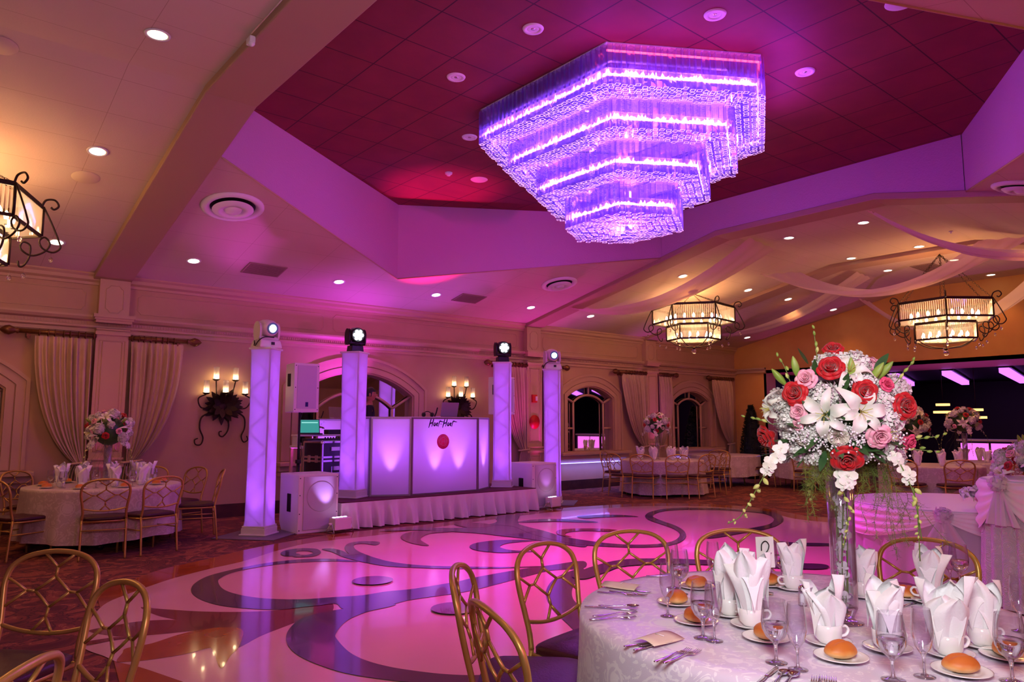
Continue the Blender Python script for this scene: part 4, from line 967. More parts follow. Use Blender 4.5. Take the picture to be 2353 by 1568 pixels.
mb.tube([(*p,Z[0]-.05) for p in (P[2],P[3],P[4])], .012, 5); obj('led_strip', mb, M['ledr'], ch, label='red light strip along the top edge')
mb = MB(); mb.add([(*p,-.012) for p in hexring(1.0)]+[(*p,0) for p in hexring(1.0)], [tuple(range(6)), tuple(range(11,5,-1))]+[(m,(m+1) % 6,6+(m+1) % 6,6+m) for m in range(6)], False); obj('ceiling_plate', mb, M['white'], ch)
c0 = Vector((HX,HY,ZT))
for s, z, p in ((.85,-.30,30),(.65,-.66,24),(.45,-1.0,18)):
    for x, y in hexring(s*.86)[::1]: light('POINT', 'chandelier_led', c0+Vector((x,y,z)), (.46,.12,1), p/6*CHP, .05)
light('POINT', 'chandelier_led', c0+Vector((0,0,-1.36)), (.66,.26,1), 12*CHP, .15)
light('POINT', 'chandelier_led', c0+Vector((0,0,-1.80)), (.52,.08,1), 34*CHP, .3)
for x, y in ((-1.45,-1.0),(-.95,-1.35),(-.45,-1.68),(.1,-1.86),(.6,-1.62),(1.1,-1.3)): light('POINT', 'chandelier_led', c0+Vector((x*1.12,y*1.16,-.42)), (.40,.05,1), 13, .12)
# ================================================================= CHAIRS
def make_chair(label, loc, rz, group):
    t = thing('banquet_chair', label, 'chair', loc, rz, group)
    cob = lambda n, mb, m, p: obj(n, mb.xf(Matrix.Diagonal((1.16,1.08,1.012,1))), m, p)
    yb = lambda z: -.205-(z-.45)*.19 if z > .45 else -.205-(.45-z)*.10
    W = lambda x, z, dy=0: (x, yb(z)+dy-.03*(1-(x/.22)**2)*clamp((z-.5)/.2,0,1), z)
    # arched back tube
    half = [(.195,.45),(.190,.52),(.196,.60),(.210,.70),(.215,.77),(.200,.835),(.150,.880),(.075,.902),(0,.908)]
    pts = [W(x,z) for x, z in half]+[W(-x,z) for x, z in half[-2::-1]]
    mb = MB(); mb.tube(crom(pts,4), .0125, 8); cob('back_frame', mb, M['gold'], t)
    mb = MB(); mb.tube(crom([W(x,z,dy) for x, z, dy in ((.192,.575,0),(.1,.553,0),(0,.545,0),(-.1,.553,0),(-.192,.575,0))],4), .0105, 7); cob('lower_rail', mb, M['gold'], t)
    mb = MB()
    segs = [((-.075,.900),(0,.835)),((.075,.900),(0,.835)),((0,.835),(0,.790)),((0,.790),(-.082,.725)),((0,.790),(.082,.725)),((-.082,.725),(-.118,.725)),((.082,.725),(.118,.725)),
            ((-.118,.725),(-.207,.785)),((.118,.725),(.207,.785)),((-.118,.725),(-.202,.650)),((.118,.725),(.202,.650)),((-.082,.725),(0,.655)),((.082,.725),(0,.655)),((0,.655),(0,.610)),((0,.610),(-.045,.553)),((0,.610),(.045,.553))]
    for a, b in segs: mb.tube([W(*a),W((a[0]+b[0])/2,(a[1]+b[1])/2),W(*b)], .0068, 6)
    cob('back_lattice', mb, M['gold'], t)
    for s in (-1,1):
        mb = MB(); mb.tube([W(s*.195,.45),(s*.196,-.22,.30),(s*.200,-.245,.02),(s*.200,-.247,0)], .0115, 8); cob('leg', mb, M['gold'], t)
        mb = MB(); mb.tube([(s*.195,.205,.435),(s*.198,.215,.2),(s*.200,.222,0)], .0115, 8); cob('leg', mb, M['gold'], t)
        mb = MB(); mb.tube([(s*.197,-.225,.29),(s*.197,.212,.29)], .008, 6); cob('stretcher', mb, M['gold'], t)
    mb = MB(); mb.tube([(-.197,.212,.29),(.197,.212,.29)], .008, 6); cob('stretcher', mb, M['gold'], t)
    mb = MB(); mb.tube([(-.198,-.222,.33),(.198,-.222,.33)], .008, 6); cob('stretcher', mb, M['gold'], t)
    mb = MB(); mb.tube([(-.195,-.2,.425),(.195,-.2,.425),(.2,.2,.425),(-.2,.2,.425)], .012, 7, closed=True); cob('seat_frame', mb, M['gold'], t)
    def cush(u, v):
        a = u*2*PI; c, s = math.cos(a), math.sin(a); r = (abs(c)**6+abs(s)**6)**(-1/6)
        k = [0,.55,.92,1.0,1.0,.97,0][int(round(v*6))]; z = [.485,.483,.476,.465,.442,.432,.432][int(round(v*6))]
        return (.208*r*c*k, .212*r*s*k, z)
    mb = MB(); mb.grid(40, 7, cush, cu=True); cob('seat', mb, M['seat'], t)
    return t
CH0 = [None]
def chair(label, loc, rz, group):
    if CH0[0] is None: CH0[0] = make_chair(label, loc, rz, group); return CH0[0]
    return dup(CH0[0], loc, rz, label, group)
def seat_at(c, deg, dist, label, group, turn=0):
    a = math.radians(deg); p = (c[0]+dist*math.cos(a), c[1]+dist*math.sin(a), 0)
    return chair(label, p, a+PI/2+math.radians(turn), group)     # faces the table
# ================================================================= ROUND TABLES UNDER CLOTHS
def damask(name, c1, c2, sc_=5.0, rough=.62, ring=True):
    m = mat(name, srgb(*c1), rough, sheen=.15, bump=(160,.08)); N, L, b = tweak(m)
    tc = N.new('ShaderNodeTexCoord'); v = N.new('ShaderNodeTexVoronoi'); v.inputs['Scale'].default_value = sc_; v.inputs['Randomness'].default_value = .35
    nz = N.new('ShaderNodeTexNoise'); nz.inputs['Scale'].default_value = sc_*2.6; nz.inputs['Detail'].default_value = 2; nz.inputs['Distortion'].default_value = 3
    L.new(tc.outputs['Object'], v.inputs['Vector']); L.new(tc.outputs['Object'], nz.inputs['Vector'])
    r = N.new('ShaderNodeValToRGB'); e = r.color_ramp.elements; e[0].position = .0; e[0].color = (1,1,1,1); e[1].position = .9; e[1].color = (0,0,0,1)
    for p, q in ((.30,1),(.31,0),(.345,0),(.35,1),(.385,1),(.39,0)): x = e.new(p); x.color = (q,q,q,1)
    L.new(v.outputs['Distance'], r.inputs['Fac'])
    g = N.new('ShaderNodeMath'); g.operation = 'GREATER_THAN'; g.inputs[1].default_value = .56; L.new(nz.outputs['Fac'], g.inputs[0])
    mx = N.new('ShaderNodeMath'); mx.operation = 'MAXIMUM'; L.new(r.outputs['Color'], mx.inputs[0]); L.new(g.outputs[0], mx.inputs[1])
    c = N.new('ShaderNodeMix'); c.data_type = 'RGBA'; c.inputs['A'].default_value = (*srgb(*c1),1); c.inputs['B'].default_value = (*srgb(*c2),1)
    L.new(mx.outputs[0], c.inputs['Factor']); L.new(c.outputs['Result'], b.inputs['Base Color'])
    rr = N.new('ShaderNodeMapRange'); rr.inputs['To Min'].default_value = .34; rr.inputs['To Max'].default_value = .7; L.new(mx.outputs[0], rr.inputs['Value']); L.new(rr.outputs['Result'], b.inputs['Roughness'])
    return m
M['damask'] = damask('white_damask_cloth', (220,208,226), (238,231,239))
M['damask2'] = damask('ivory_damask_cloth', (196,180,168), (214,200,190), 4)
def cloth_mesh(R, h, hem, seed, folds=13, flare=.065):
    rnd = random.Random(seed); ph = [rnd.uniform(0,6.28) for _ in range(4)]
    def fn(u, v):
        a = u*2*PI; K = 6
        if v < .3: r = R*(v/.3)*.985; return (r*math.cos(a), r*math.sin(a), h)
        if v < .34: return (R*math.cos(a), R*math.sin(a), h-.004)
        t = (v-.34)/.66
        f = math.sin(a*folds+ph[0]+.8*math.sin(a*3+ph[1]))+.4*math.sin(a*(folds*2+1)+ph[2])
        r = R+.006+flare*t*(.30+.42*f)*t**.35
        r += .03*t*math.sin(a*2+ph[3])
        return (r*math.cos(a), r*math.sin(a), lerp(h-.012, hem+.014*math.sin(a*4+ph[1]), t))
    mb = MB(); mb.grid(200, 26, fn, cu=True); return mb
RT_R = .9
def round_table(c, label, seed, hem=.04, casters=False, R=RT_R, m='damask2', clabel=None, group='round banquet tables'):
    t = thing('round_table', label, 'table', (c[0],c[1],0), .3*seed, group)
    mb = MB(); mb.lathe([(0,.735),(R-.01,.735),(R-.003,.748),(R-.01,.761),(0,.761)], 48); obj('table_top', mb, M['trim'], t)
    for k in range(4):
        a = PI/4+k*PI/2; mb = MB(); x, y = .52*math.cos(a), .52*math.sin(a)
        mb.tube([(x*.8,y*.8,.735),(x,y,.06 if casters else 0)], .017, 8); lg = obj('leg', mb, M['gold'], t)
        if casters: mb = MB(); mb.lathe([(0,-.015),(.04,-.014),(.045,0),(.04,.014),(0,.015)], 16); mb.xf(Matrix.Translation((x,y,.045)) @ Matrix.Rotation(PI/2,4,'X')); obj('caster', mb, M['black'], lg)
    cl = obj('tablecloth', cloth_mesh(R+.011, .7655, hem, seed), M[m], loc=(c[0],c[1],0))
    tag(cl, clabel, 'tablecloth', 'white round tablecloths'); return cl
TN = (2.946,1.645)      # near table
cl = round_table(TN, 'round banquet table in the foreground under white damask', 1, .05, m='damask', clabel='white damask tablecloth on the foreground table set with bread rolls')
TL = (2.12,10.85)
round_table(TL, 'round banquet table by the left pilaster, casters showing below', 2, .14, True, clabel='ivory tablecloth on the table by the left pilaster')
TA = (13.25,10.55)
round_table(TA, 'round banquet table before the arched window right of the booth', 3, .05, clabel='white tablecloth on the table between the two right arched windows')
TB = (16.6,11.2)
round_table(TB, 'round banquet table in the far corner by the last curtain', 4, .25, clabel='white tablecloth hanging at an angle on the far corner table')
TC = (17.4,9.2)
round_table(TC, 'round banquet table in front of the topiary cone', 5, .25, clabel='white tablecloth on the table in front of the topiary')
TD = (15.4,5.75)
round_table(TD, 'round banquet table right of the big bouquet, middle distance', 6, .05, clabel='pinkish white tablecloth on the table under the right lantern chandelier')
TE = (17.6,5.4)
round_table(TE, 'round banquet table farthest right before the dark opening', 7, .05, clabel='tablecloth on the farthest table, nearest the dark opening')
# cut-off table at the lower left corner
TF = (-.62,3.05)
round_table(TF, 'round table cut off at the left edge, cloth rim showing', 8, .05, clabel='white tablecloth rim cut off at the lower left edge', m='damask')
# ---- chairs
G1 = 'gold chairs around the foreground table'
seat_at(TN, 104, .98, 'gold chair at the foreground table, edge-on, directly left of the cloth', G1, -4)
seat_at(TN, 72.5, 1.02, 'gold chair with open lattice back at the upper left of the foreground table', G1)
seat_at(TN, 43.5, .98, 'gold chair at the back of the foreground table behind the tall folded napkins', G1)
seat_at(TN, 1, 1.10, 'gold chair behind the vase, before the draped satin table', G1)
seat_at(TN, 133, 1.12, 'gold chair turned edge-on, farther of the pair in the bottom middle', G1, 2)
seat_at(TN, 162, 1.06, 'gold chair cropped by the lower edge, nearer of the pair in the bottom middle', G1)
GL = 'gold chairs at the lower left'
def chair_top(px, py, fx, fy, label, group):
    p = onz(px, py, .916); f = Vector((fx,fy,0)).normalized(); o = p+f*.315
    return chair(label, (o.x,o.y,0), math.atan2(f.y,f.x)-PI/2, group)
chair_top(130, 1271, -.75, -.66, 'gold chair with the widest lattice back at the lower left', GL)
chair_top(285, 1345, -1, -.18, 'gold chair turned sideways, right of the widest chair at the lower left', GL)
chair_top(38, 1532, -.75, .55, 'gold chair with only its top rail showing in the lower left corner', GL)
G2 = 'gold chairs around the table by the left pilaster'
for deg, d, lb, tn in ((-100,1.0,'gold chair facing away, front centre of the table by the left pilaster',0), (-72,1.02,'gold chair facing away, front right of the table by the left pilaster',0), (20,1.08,'gold chair at the right end of the table by the left pilaster, seen sideways',0),
                       (-14,1.12,'gold chair right of the table by the left pilaster, back to the wall',0), (52,1.05,'gold chair behind the table by the left pilaster, partly hidden by a glass',0), (128,1.08,'gold chair behind the left end of the table by the left pilaster',0), (-155,1.04,'gold chair cut by the left edge, near the left table',0)):
    seat_at(TL, deg, d, lb, G2, tn)
G3 = 'gold chairs around the table before the arched windows'
for deg, d, lb in ((170,1.08,'gold chair seen sideways left of the table before the arched window'), (-160,1.05,'gold chair facing away, left front of the table before the arched window'), (-128,1.05,'gold chair facing away, front centre of the table before the arched window'), (-98,1.06,'gold chair at the right front of the table before the arched window'), (110,1.1,'gold chair with its top rail behind the table before the arched window'),(-40,1.1,'gold chair at the right side of the table before the arched window')):
    seat_at(TA, deg, d, lb, G3)
G4 = 'gold chairs around the far tables'
for c, deg, d, lb in ((TB,-150,1.1,'gold chair in front of the far corner table, left'), (TB,-75,1.1,'gold chair catching warm light between the far corner tables'), (TC,-160,1.1,'gold chair left of the table in front of the topiary'), (TC,60,1.1,'gold chair behind the table in front of the topiary'), (TC,-100,1.1,'gold chair facing away before the topiary table'),
                      (TD,-140,1.06,'gold chair beside the big bouquet at the middle distance table'), (TD,-96,1.06,'gold chair facing away, front right of the middle distance table'), (TD,-178,1.1,'gold chair hidden left of the middle distance table'), (TE,-150,1.08,'gold chair with dark rail at the farthest table, left'), (TE,-70,1.08,'gold chair with dark rail at the farthest table, right')):
    seat_at(c, deg, d, lb, G4)
# ================================================================= PLACE SETTINGS
TZ = .7665           # top of the cloth
def tp(px, py, z=TZ): p = onz(px, py, z); return Vector((p.x,p.y,TZ))
def proto(fn):       # build once, then copy
    box = []
    def place(label, loc, rz, group, scale=None):
        if not box:
            box.append(fn(label, loc, rz, group))
            if scale: box[0].scale = (scale,)*3
            return box[0]
        return dup(box[0], loc, rz, label, group, scale)
    return place
@proto
def goblet(label, loc, rz, group):
    t = thing('water_goblet', label, 'glass', loc, rz, group)
    mb = MB(); mb.lathe([(0,.0),(.034,.0),(.035,.002),(.02,.005),(.006,.012),(.0045,.03),(.006,.055),(.012,.066),(.030,.082),(.041,.105),(.0435,.13),(.040,.165),(.0355,.198)], 32); obj('glass', mb, M['thin'], t)
    mb = MB(); mb.lathe([(0,.069),(.011,.069),(.028,.083),(.0395,.106),(.0418,.124),(0,.124)], 32); obj('water', mb, M['water'], t)
    mb = MB(); mb.lathe([(0,.0015),(.004,.01),(.0038,.03),(.005,.055),(.009,.064),(0,.066)], 12); obj('stem', mb, M['glass'], t)
    return t
@proto
def flute(label, loc, rz, group):
    t = thing('champagne_flute', label, 'glass', loc, rz, group)
    mb = MB(); mb.lathe([(0,.0),(.031,.0),(.032,.002),(.018,.005),(.005,.012),(.004,.03),(.005,.06),(.010,.072),(.024,.092),(.032,.125),(.033,.15),(.030,.185),(.027,.212)], 32); obj('glass', mb, M['thin'], t)
    mb = MB(); mb.lathe([(0,.0015),(.0035,.01),(.0033,.03),(.0045,.06),(.008,.070),(.006,.078),(0,.080)], 12); obj('stem', mb, M['glass'], t)
    return t
@proto
def saucer(label, loc, rz, group):
    t = thing('saucer', label, 'saucer', loc, rz, group)
    mb = MB(); mb.lathe([(0,.004),(.04,.004),(.05,.006),(.078,.016),(.080,.019),(.076,.019),(.05,.011),(.036,.008),(0,.008)], 36); obj('dish', mb, M['china'], t); return t
@proto
def cup(label, loc, rz, group):
    t = thing('tea_cup', label, 'cup', loc, rz, group)
    mb = MB(); mb.lathe([(0,.002),(.026,.0),(.030,.002),(.044,.018),(.0475,.045),(.048,.066),(.0455,.067),(.045,.045),(.041,.02),(.026,.008),(0,.007)], 36); obj('bowl', mb, M['china'], t)
    mb = MB(); mb.tube(crom([(.045,0,.054),(.066,0,.056),(.076,0,.042),(.066,0,.026),(.045,0,.022)],5), .005, 7, flat=1.4); obj('handle', mb, M['china'], t); return t
@proto
def plate(label, loc, rz, group):
    t = thing('bread_plate', label, 'plate', loc, rz, group)
    mb = MB(); mb.lathe([(0,.003),(.045,.003),(.056,.006),(.084,.013),(.087,.016),(.083,.0165),(.055,.010),(.045,.007),(0,.007)], 40); obj('dish', mb, M['china'], t); return t
def bread_mesh(seed, sc_):
    rnd = random.Random(seed); mb = MB()
    def fn(u, v):
        a = u*2*PI; t = v*PI; r = math.sin(t)
        x, y, z = r*math.cos(a), r*math.sin(a), -math.cos(t)
        z = z*.62 if z > 0 else z*.34
        k = 1+.03*math.sin(3*a+seed)+.02*math.sin(5*t+seed)
        z -= .16*math.exp(-(y/.16)**2)*max(0, z)*1.1 if seed % 2 == 0 else 0
        return (x*sc_[0]*k, y*sc_[1]*k, z*sc_[2]+sc_[2]*.34)
    mb.grid(28, 18, fn, cu=True); return mb
def napkin_mesh(seed, n=5, h=.21):
    rnd = random.Random(seed); mb = MB()
    for k in range(n):
        a0 = 2*PI*k/n+rnd.uniform(-.3,.3); hh = h*rnd.uniform(.78,1.08); lean = rnd.uniform(.012,.05) if k else rnd.uniform(0,.02); wd = rnd.uniform(.054,.072); tw = rnd.uniform(-.5,.5); cv = rnd.uniform(.5,.9)
        tip = rnd.uniform(-.25,.25); fold = rnd.uniform(.004,.010)
        def fn(u, v):
            x = (u-.5)*2
            prof = (.36+.64*v**.7)*(1 if v < .62 else max(.05,1-((v-.62)/.38)**2.4*.95))
            w = wd*prof; ang = x*cv*1.1
            r0 = .010+.022*v
            px_ = (r0+lean*v*v+.012*math.cos(ang)); py_ = w*math.sin(ang)/math.sin(cv*1.1)*1.0
            px_ += fold*math.sin(6*x+seed)*v-.03*x*x*v+.012*max(0,v-.7)*8*lean
            z = hh*v*(1-.10*abs(x)*(1-v))+tip*.03*x*v
            a = a0+tw*v
            return (px_*math.cos(a)-py_*math.sin(a), px_*math.sin(a)+py_*math.cos(a), z)
        mb.grid(13, 16, fn)
        if k % 2 == 0:      # turned-down corner
            b = a0; ln = .05
            def fl2(u, v):
                x = (u-.5)*2*(1-v)*.035; r = .034+lean*.35+.016*v; z = hh*.55-.075*v*v+.02*(1-v)
                return (r*math.cos(b)-x*math.sin(b), r*math.sin(b)+x*math.cos(b), z)
            mb.grid(7, 7, fl2)
    return mb
NAP = [mesh_of('napkin', napkin_mesh(s, 5, .205), M['linen']) for s in (11, 23, 37, 41)]
M['water'] = mat('water', (.97,.97,1), 0, trans=1.0, ior=1.33)
# bread gets a paler underside
N, L, b = tweak(M['bread']); tc = N.new('ShaderNodeTexCoord'); sp = N.new('ShaderNodeSeparateXYZ'); L.new(tc.outputs['Object'], sp.inputs[0])
rp = N.new('ShaderNodeValToRGB'); e = rp.color_ramp.elements; e[0].position = .20; e[0].color = (*srgb(238,196,140),1); e[1].position = .62; e[1].color = (*srgb(208,112,44),1)
x_ = e.new(.4); x_.color = (*srgb(226,152,84),1)
mm = N.new('ShaderNodeMath'); mm.operation = 'MULTIPLY'; mm.inputs[1].default_value = 18; nz = N.new('ShaderNodeTexNoise'); nz.inputs['Scale'].default_value = 22
ad = N.new('ShaderNodeMath'); ad.operation = 'MULTIPLY_ADD'; ad.inputs[1].default_value = .35; L.new(tc.outputs['Object'], nz.inputs['Vector']); L.new(nz.outputs['Fac'], ad.inputs[0])
L.new(sp.outputs[2], mm.inputs[0]); L.new(mm.outputs[0], ad.inputs[2]); sb = N.new('ShaderNodeMath'); sb.operation = 'SUBTRACT'; sb.inputs[1].default_value = .17; L.new(ad.outputs[0], sb.inputs[0]); L.new(sb.outputs[0], rp.inputs['Fac']); L.new(rp.outputs['Color'], b.inputs['Base Color'])
# ---- cups with folded napkins
CUPS = [((1703,1392),'behind the tallest napkin group, under the number card',-1.0,1.0,2.2), ((1677,1417),'leftmost of the tall napkins',-2.0,1.12,.4), ((1727,1443),'before the leftmost napkins, tallest of all',-.7,1.18,1.1), ((1904,1483),'in front of the vase, right of the salt shaker',-.6,1.02,.2),
        ((1823,1357),'with fern tip, back left of the vase',2.6,1.0,3.3), ((1985,1374),'at the back right of the vase',2.4,1.0,1.7), ((2180,1510),'nearest on the right, beside a flute',-.6,1.14,2.9), ((2259,1489),'rightmost, behind the nearest right one',-.7,1.06,4.1),
        ((2040,1498),'behind the water goblet right of the vase',-.5,1.06,5.0), ((2140,1388),'at the back before the arched chair rail',2.0,1.08,.9)]
for i, (q, lb, hz, sc_, rz) in enumerate(CUPS):
    p = tp(*q)
    saucer('white saucer under the cup '+lb, p, 0, 'white saucers on the foreground table')
    cup('white cup of a folded napkin '+lb, p+Vector((0,0,.0085)), hz, 'white cups on the foreground table')
    n = obj('folded_napkin', NAP[i % 4], None, loc=p+Vector((0,0,.018)), rz=rz)
    n.scale = (sc_,sc_,sc_*(1.1 if i in (1,2) else 1)); tag(n, 'folded napkin in a cup '+lb, 'napkin', 'folded napkins on the foreground table')
# ---- bread plates and rolls
PL = [((1556,1390),'nearest the left rim, behind a flute',.3), ((1601,1353),'farthest left, behind the water goblet',.0), ((1600,1433),'between the two left goblets',1.2), ((1762,1472),'before the tall napkin, behind the middle goblet',.6), ((1767,1347),'at the back beside the number card',.0),
      ((1933,1517),'in the front centre, showing its pale side',-.2), ((2210,1550),'at the lower right, with a crease along the top',-.5), ((2082,1376),'at the back right, behind a cup handle',.2), ((2318,1514),'cut by the right edge, behind a goblet',.8)]
for i, (q, lb, rz) in enumerate(PL):
    p = tp(*q); plate('white bread plate '+lb, p, 0, 'bread plates on the foreground table')
    b_ = obj('bread_roll', bread_mesh(i+(1 if i not in (6,) else 0), ((.058,.045,.058),(.062,.046,.056),(.060,.044,.060))[i % 3]), M['bread'], loc=p+Vector((0,0,.0075)), rz=rz)
    tag(b_, 'bread roll on the plate '+lb, 'bread roll', 'bread rolls on the foreground table')
# ---- glasses
for q, lb in (((1563,1366),'at the left, half full, before the second chair'), ((1616,1467),'in front of the roll on the left'), ((1784,1524),'in the front middle, half full'), ((2053,1564),'front, right of the vase, overlapping a napkin'), ((2327,1568),'at the lower right corner'), ((1798,1338),'far side, left of the fern-tip napkin'), ((2207,1350),'far right side, before the chair rail')):
    goblet('clear water goblet '+lb, tp(*q), 0, 'water goblets on the foreground table', 1.02)
for q, lb in (((1535,1417),'leftmost, with nothing in it'), ((1546,1352),'behind the leftmost flute'), ((1642,1474),'beside the left front goblet'), ((1834,1540),'front middle, right of the goblet'), ((2125,1556),'front right, before the big napkin'), ((1773,1345),'on the far side beside the number card'), ((1640,1345),'half hidden behind the left napkins'), ((2346,1452),'cut by the right edge'), ((2185,1346),'far right side, behind a napkin')):
    flute('empty champagne flute '+lb, tp(*q), 0, 'champagne flutes on the foreground table', .98)
# ---- cutlery, laid radially
def cut_strip(mb, prof, th=.0022):
    """prof: list of (along, half width, height, centre offset)"""
    n = len(prof); vs = []
    for a, w, z, c in prof: vs += [(c-w,a,z),(c-w*.5,a,z+th),(c+w*.5,a,z+th),(c+w,a,z),(c,a,z-th*.4)]
    fs = []
    for i in range(n-1):
        for k in range(5): fs.append((i*5+k, i*5+(k+1) % 5, (i+1)*5+(k+1) % 5, (i+1)*5+k))
    fs += [(4,3,2,1,0), tuple((n-1)*5+k for k in range(5))]; return mb.add(vs, fs, True)
HANDLE = [(0,.004,.003,0),(.004,.0085,.003,0),(.05,.0085,.004,0),(.08,.0055,.006,0),(.105,.0035,.009,0)]
@proto
def fork(label, loc, rz, group):
    t = thing('fork', label, 'fork', loc, rz, group); mb = MB(); cut_strip(mb, HANDLE+[(.125,.004,.010,0),(.138,.0115,.007,0),(.150,.0128,.005,0)]); obj('handle', mb, M['chrome'], t)
    for k in range(4):
        x = (k-1.5)*.0066; mb = MB(); cut_strip(mb, [(.147,.0022,.005,x),(.17,.0018,.005,x),(.185,.0015,.008,x),(.193,.0007,.010,x)], .0016); obj('tine', mb, M['chrome'], t)
    return t
@proto
def spoon(label, loc, rz, group):
    t = thing('spoon', label, 'spoon', loc, rz, group); mb = MB(); cut_strip(mb, HANDLE+[(.118,.0035,.009,0),(.124,.005,.007,0)]); obj('handle', mb, M['chrome'], t)
    mb = MB()
    def fn(u, v):
        a = v*2*PI; r = u; return (.0185*r*math.sin(a), .147+.027*r*math.cos(a), .002+.010*r*r-.0+.0015*math.cos(a)*0)
    mb.grid(8, 24, fn, cv=True); obj('bowl', mb, M['chrome'], t); return t
@proto
def knife(label, loc, rz, group):
    t = thing('table_knife', label, 'knife', loc, rz, group); mb = MB(); cut_strip(mb, [(0,.005,.004,0),(.004,.0085,.004,0),(.09,.0075,.005,0),(.105,.0055,.005,0)]); obj('handle', mb, M['chrome'], t)
    mb = MB(); cut_strip(mb, [(.103,.006,.005,0),(.12,.0095,.004,.001),(.19,.0095,.003,.001),(.215,.006,.003,-.002),(.222,.001,.003,-.005)], .0012); obj('blade', mb, M['chrome'], t); return t
@proto
def menu(label, loc, rz, group):
    t = thing('menu_card', label, 'card', loc, rz, group)
    mb = MB()
    def fn(u, v):
        x = (u-.5)*.10; return (x, v*.17, .012+.010*(1-(2*u-1)**2)*.9+.004*math.sin(3*u+2*v))
    mb.grid(9, 5, fn); obj('sheet', mb, M['paper'], t, solid=.0008)
    mb = MB(); mb.tube([(-.02,.09,.0255),(0,.09,.026),(.02,.09,.0252)], .0016, 5); obj('ribbon', mb, M['satin'], t); return t
GC = 'polished cutlery on the foreground table'
def lay(fn, a, b, label, group=GC, z=0):      # from handle end a towards pixel b
    p = tp(*a); q = tp(*b); d = q-p; fn(label, p+Vector((0,0,z)), math.atan2(d.y,d.x)-PI/2, group)
# seat beside the first chair on the left
lay(knife, (1393,1352), (1500,1364), 'knife under the farther left menu card', z=.001); lay(fork, (1400,1360), (1505,1375), 'fork beside the farther left menu card'); lay(fork, (1373,1362), (1480,1374), 'fork nearest the rim by the farther left menu card')
lay(menu, (1390,1348), (1520,1364), 'cream menu card farther back on the left rim', 'cream menu cards')
lay(knife, (1343,1396), (1480,1405), 'knife at the extreme left rim, handle to the edge'); lay(spoon, (1375,1397), (1490,1403), 'spoon crossing the leftmost knife', z=.006); lay(fork, (1354,1426), (1480,1422), 'fork nearest the left rim, tines right'); lay(fork, (1362,1420), (1510,1410), 'fork beside the leftmost knife and spoon', z=.003)
lay(knife, (1434,1489), (1570,1470), 'knife under the nearer menu card'); lay(spoon, (1456,1497), (1590,1470), 'spoon nearer the viewer, beside the nearer menu card'); lay(spoon, (1470,1488), (1600,1462), 'spoon farther from viewer, beside the nearer menu card', z=.002)
lay(menu, (1478,1487), (1600,1452), 'cream menu card nearer the viewer, with spoons beside it', 'cream menu cards')
lay(fork, (1504,1524), (1640,1478), 'fork at front left, farther of the crossed pair', z=.0); lay(fork, (1524,1529), (1675,1480), 'fork at front left, nearer of the crossed pair', z=.003)
lay(knife, (1735,1580), (1796,1528), 'knife at the bottom edge pointing up right', z=.0); lay(spoon, (1768,1585), (1812,1545), 'spoon bowl at the bottom edge beside the knife', z=.002); lay(spoon, (1790,1590), (1832,1552), 'spoon bowl cut by the bottom edge', z=.002)
lay(fork, (1868,1610), (1876,1545), 'fork tines at the bottom edge, left'); lay(fork, (1892,1610), (1892,1542), 'fork tines at the bottom edge, middle', z=.002); lay(fork, (1917,1612), (1912,1546), 'fork tines at the bottom edge, right')
lay(fork, (1485,1325), (1560,1329), 'fork at the far left rim before the lattice chair'); lay(knife, (2068,1398), (2100,1388), 'knife at the back right beside a roll')
# ---- salt and pepper, table number
@proto
def shaker(label, loc, rz, group):
    t = thing('salt_shaker', label, 'shaker', loc, rz, group); mb = MB(); mb.lathe([(0,0),(.019,0),(.020,.004),(.017,.06),(.0155,.066)], 8, smooth=False); obj('glass_body', mb, M['thin'], t)
    mb = MB(); mb.lathe([(0,.003),(.0165,.003),(.0145,.05),(0,.05)], 8); obj('filling', mb, M['linen'], t)
    mb = MB(); mb.lathe([(.0165,.064),(.017,.07),(.016,.078),(.011,.086),(0,.089)], 16); obj('cap', mb, M['chrome'], t); return t
shaker('clear shaker with a steel cap just left of the vase', tp(1845,1392), 0, 'shakers on the foreground table'); shaker('shaker half hidden behind the tall napkin', tp(1757,1398), 0, 'shakers on the foreground table')
p = tp(1762,1366); cd_ = thing('table_number_card', 'white upright table number card between napkins', 'card', p, -YAW+.15)
mb = MB(); mb.box((0,0,.19), (.088,.002,.14), rx=-.06); obj('card', mb, M['china'], cd_)
mb = MB(); mb.tube(crom([(-.020,-.004,.125),(-.018,-.004,.155),(.002,-.003,.168),(.018,-.003,.150),(.010,-.004,.125),(-.012,-.005,.105),(-.020,-.005,.098),(-.004,-.005,.103),(.022,-.005,.096)],5), .0028, 6); mb.xf(Matrix.Translation((0,0,.072))); obj('numeral', mb, M['black'], cd_, label='black script numeral two')
mb = MB(); mb.tube([(0,0,.0),(0,0,.125)], .004, 6); mb.lathe([(0,0),(.03,0),(.03,.006),(0,.008)], 16); obj('holder', mb, M['chrome'], cd_)
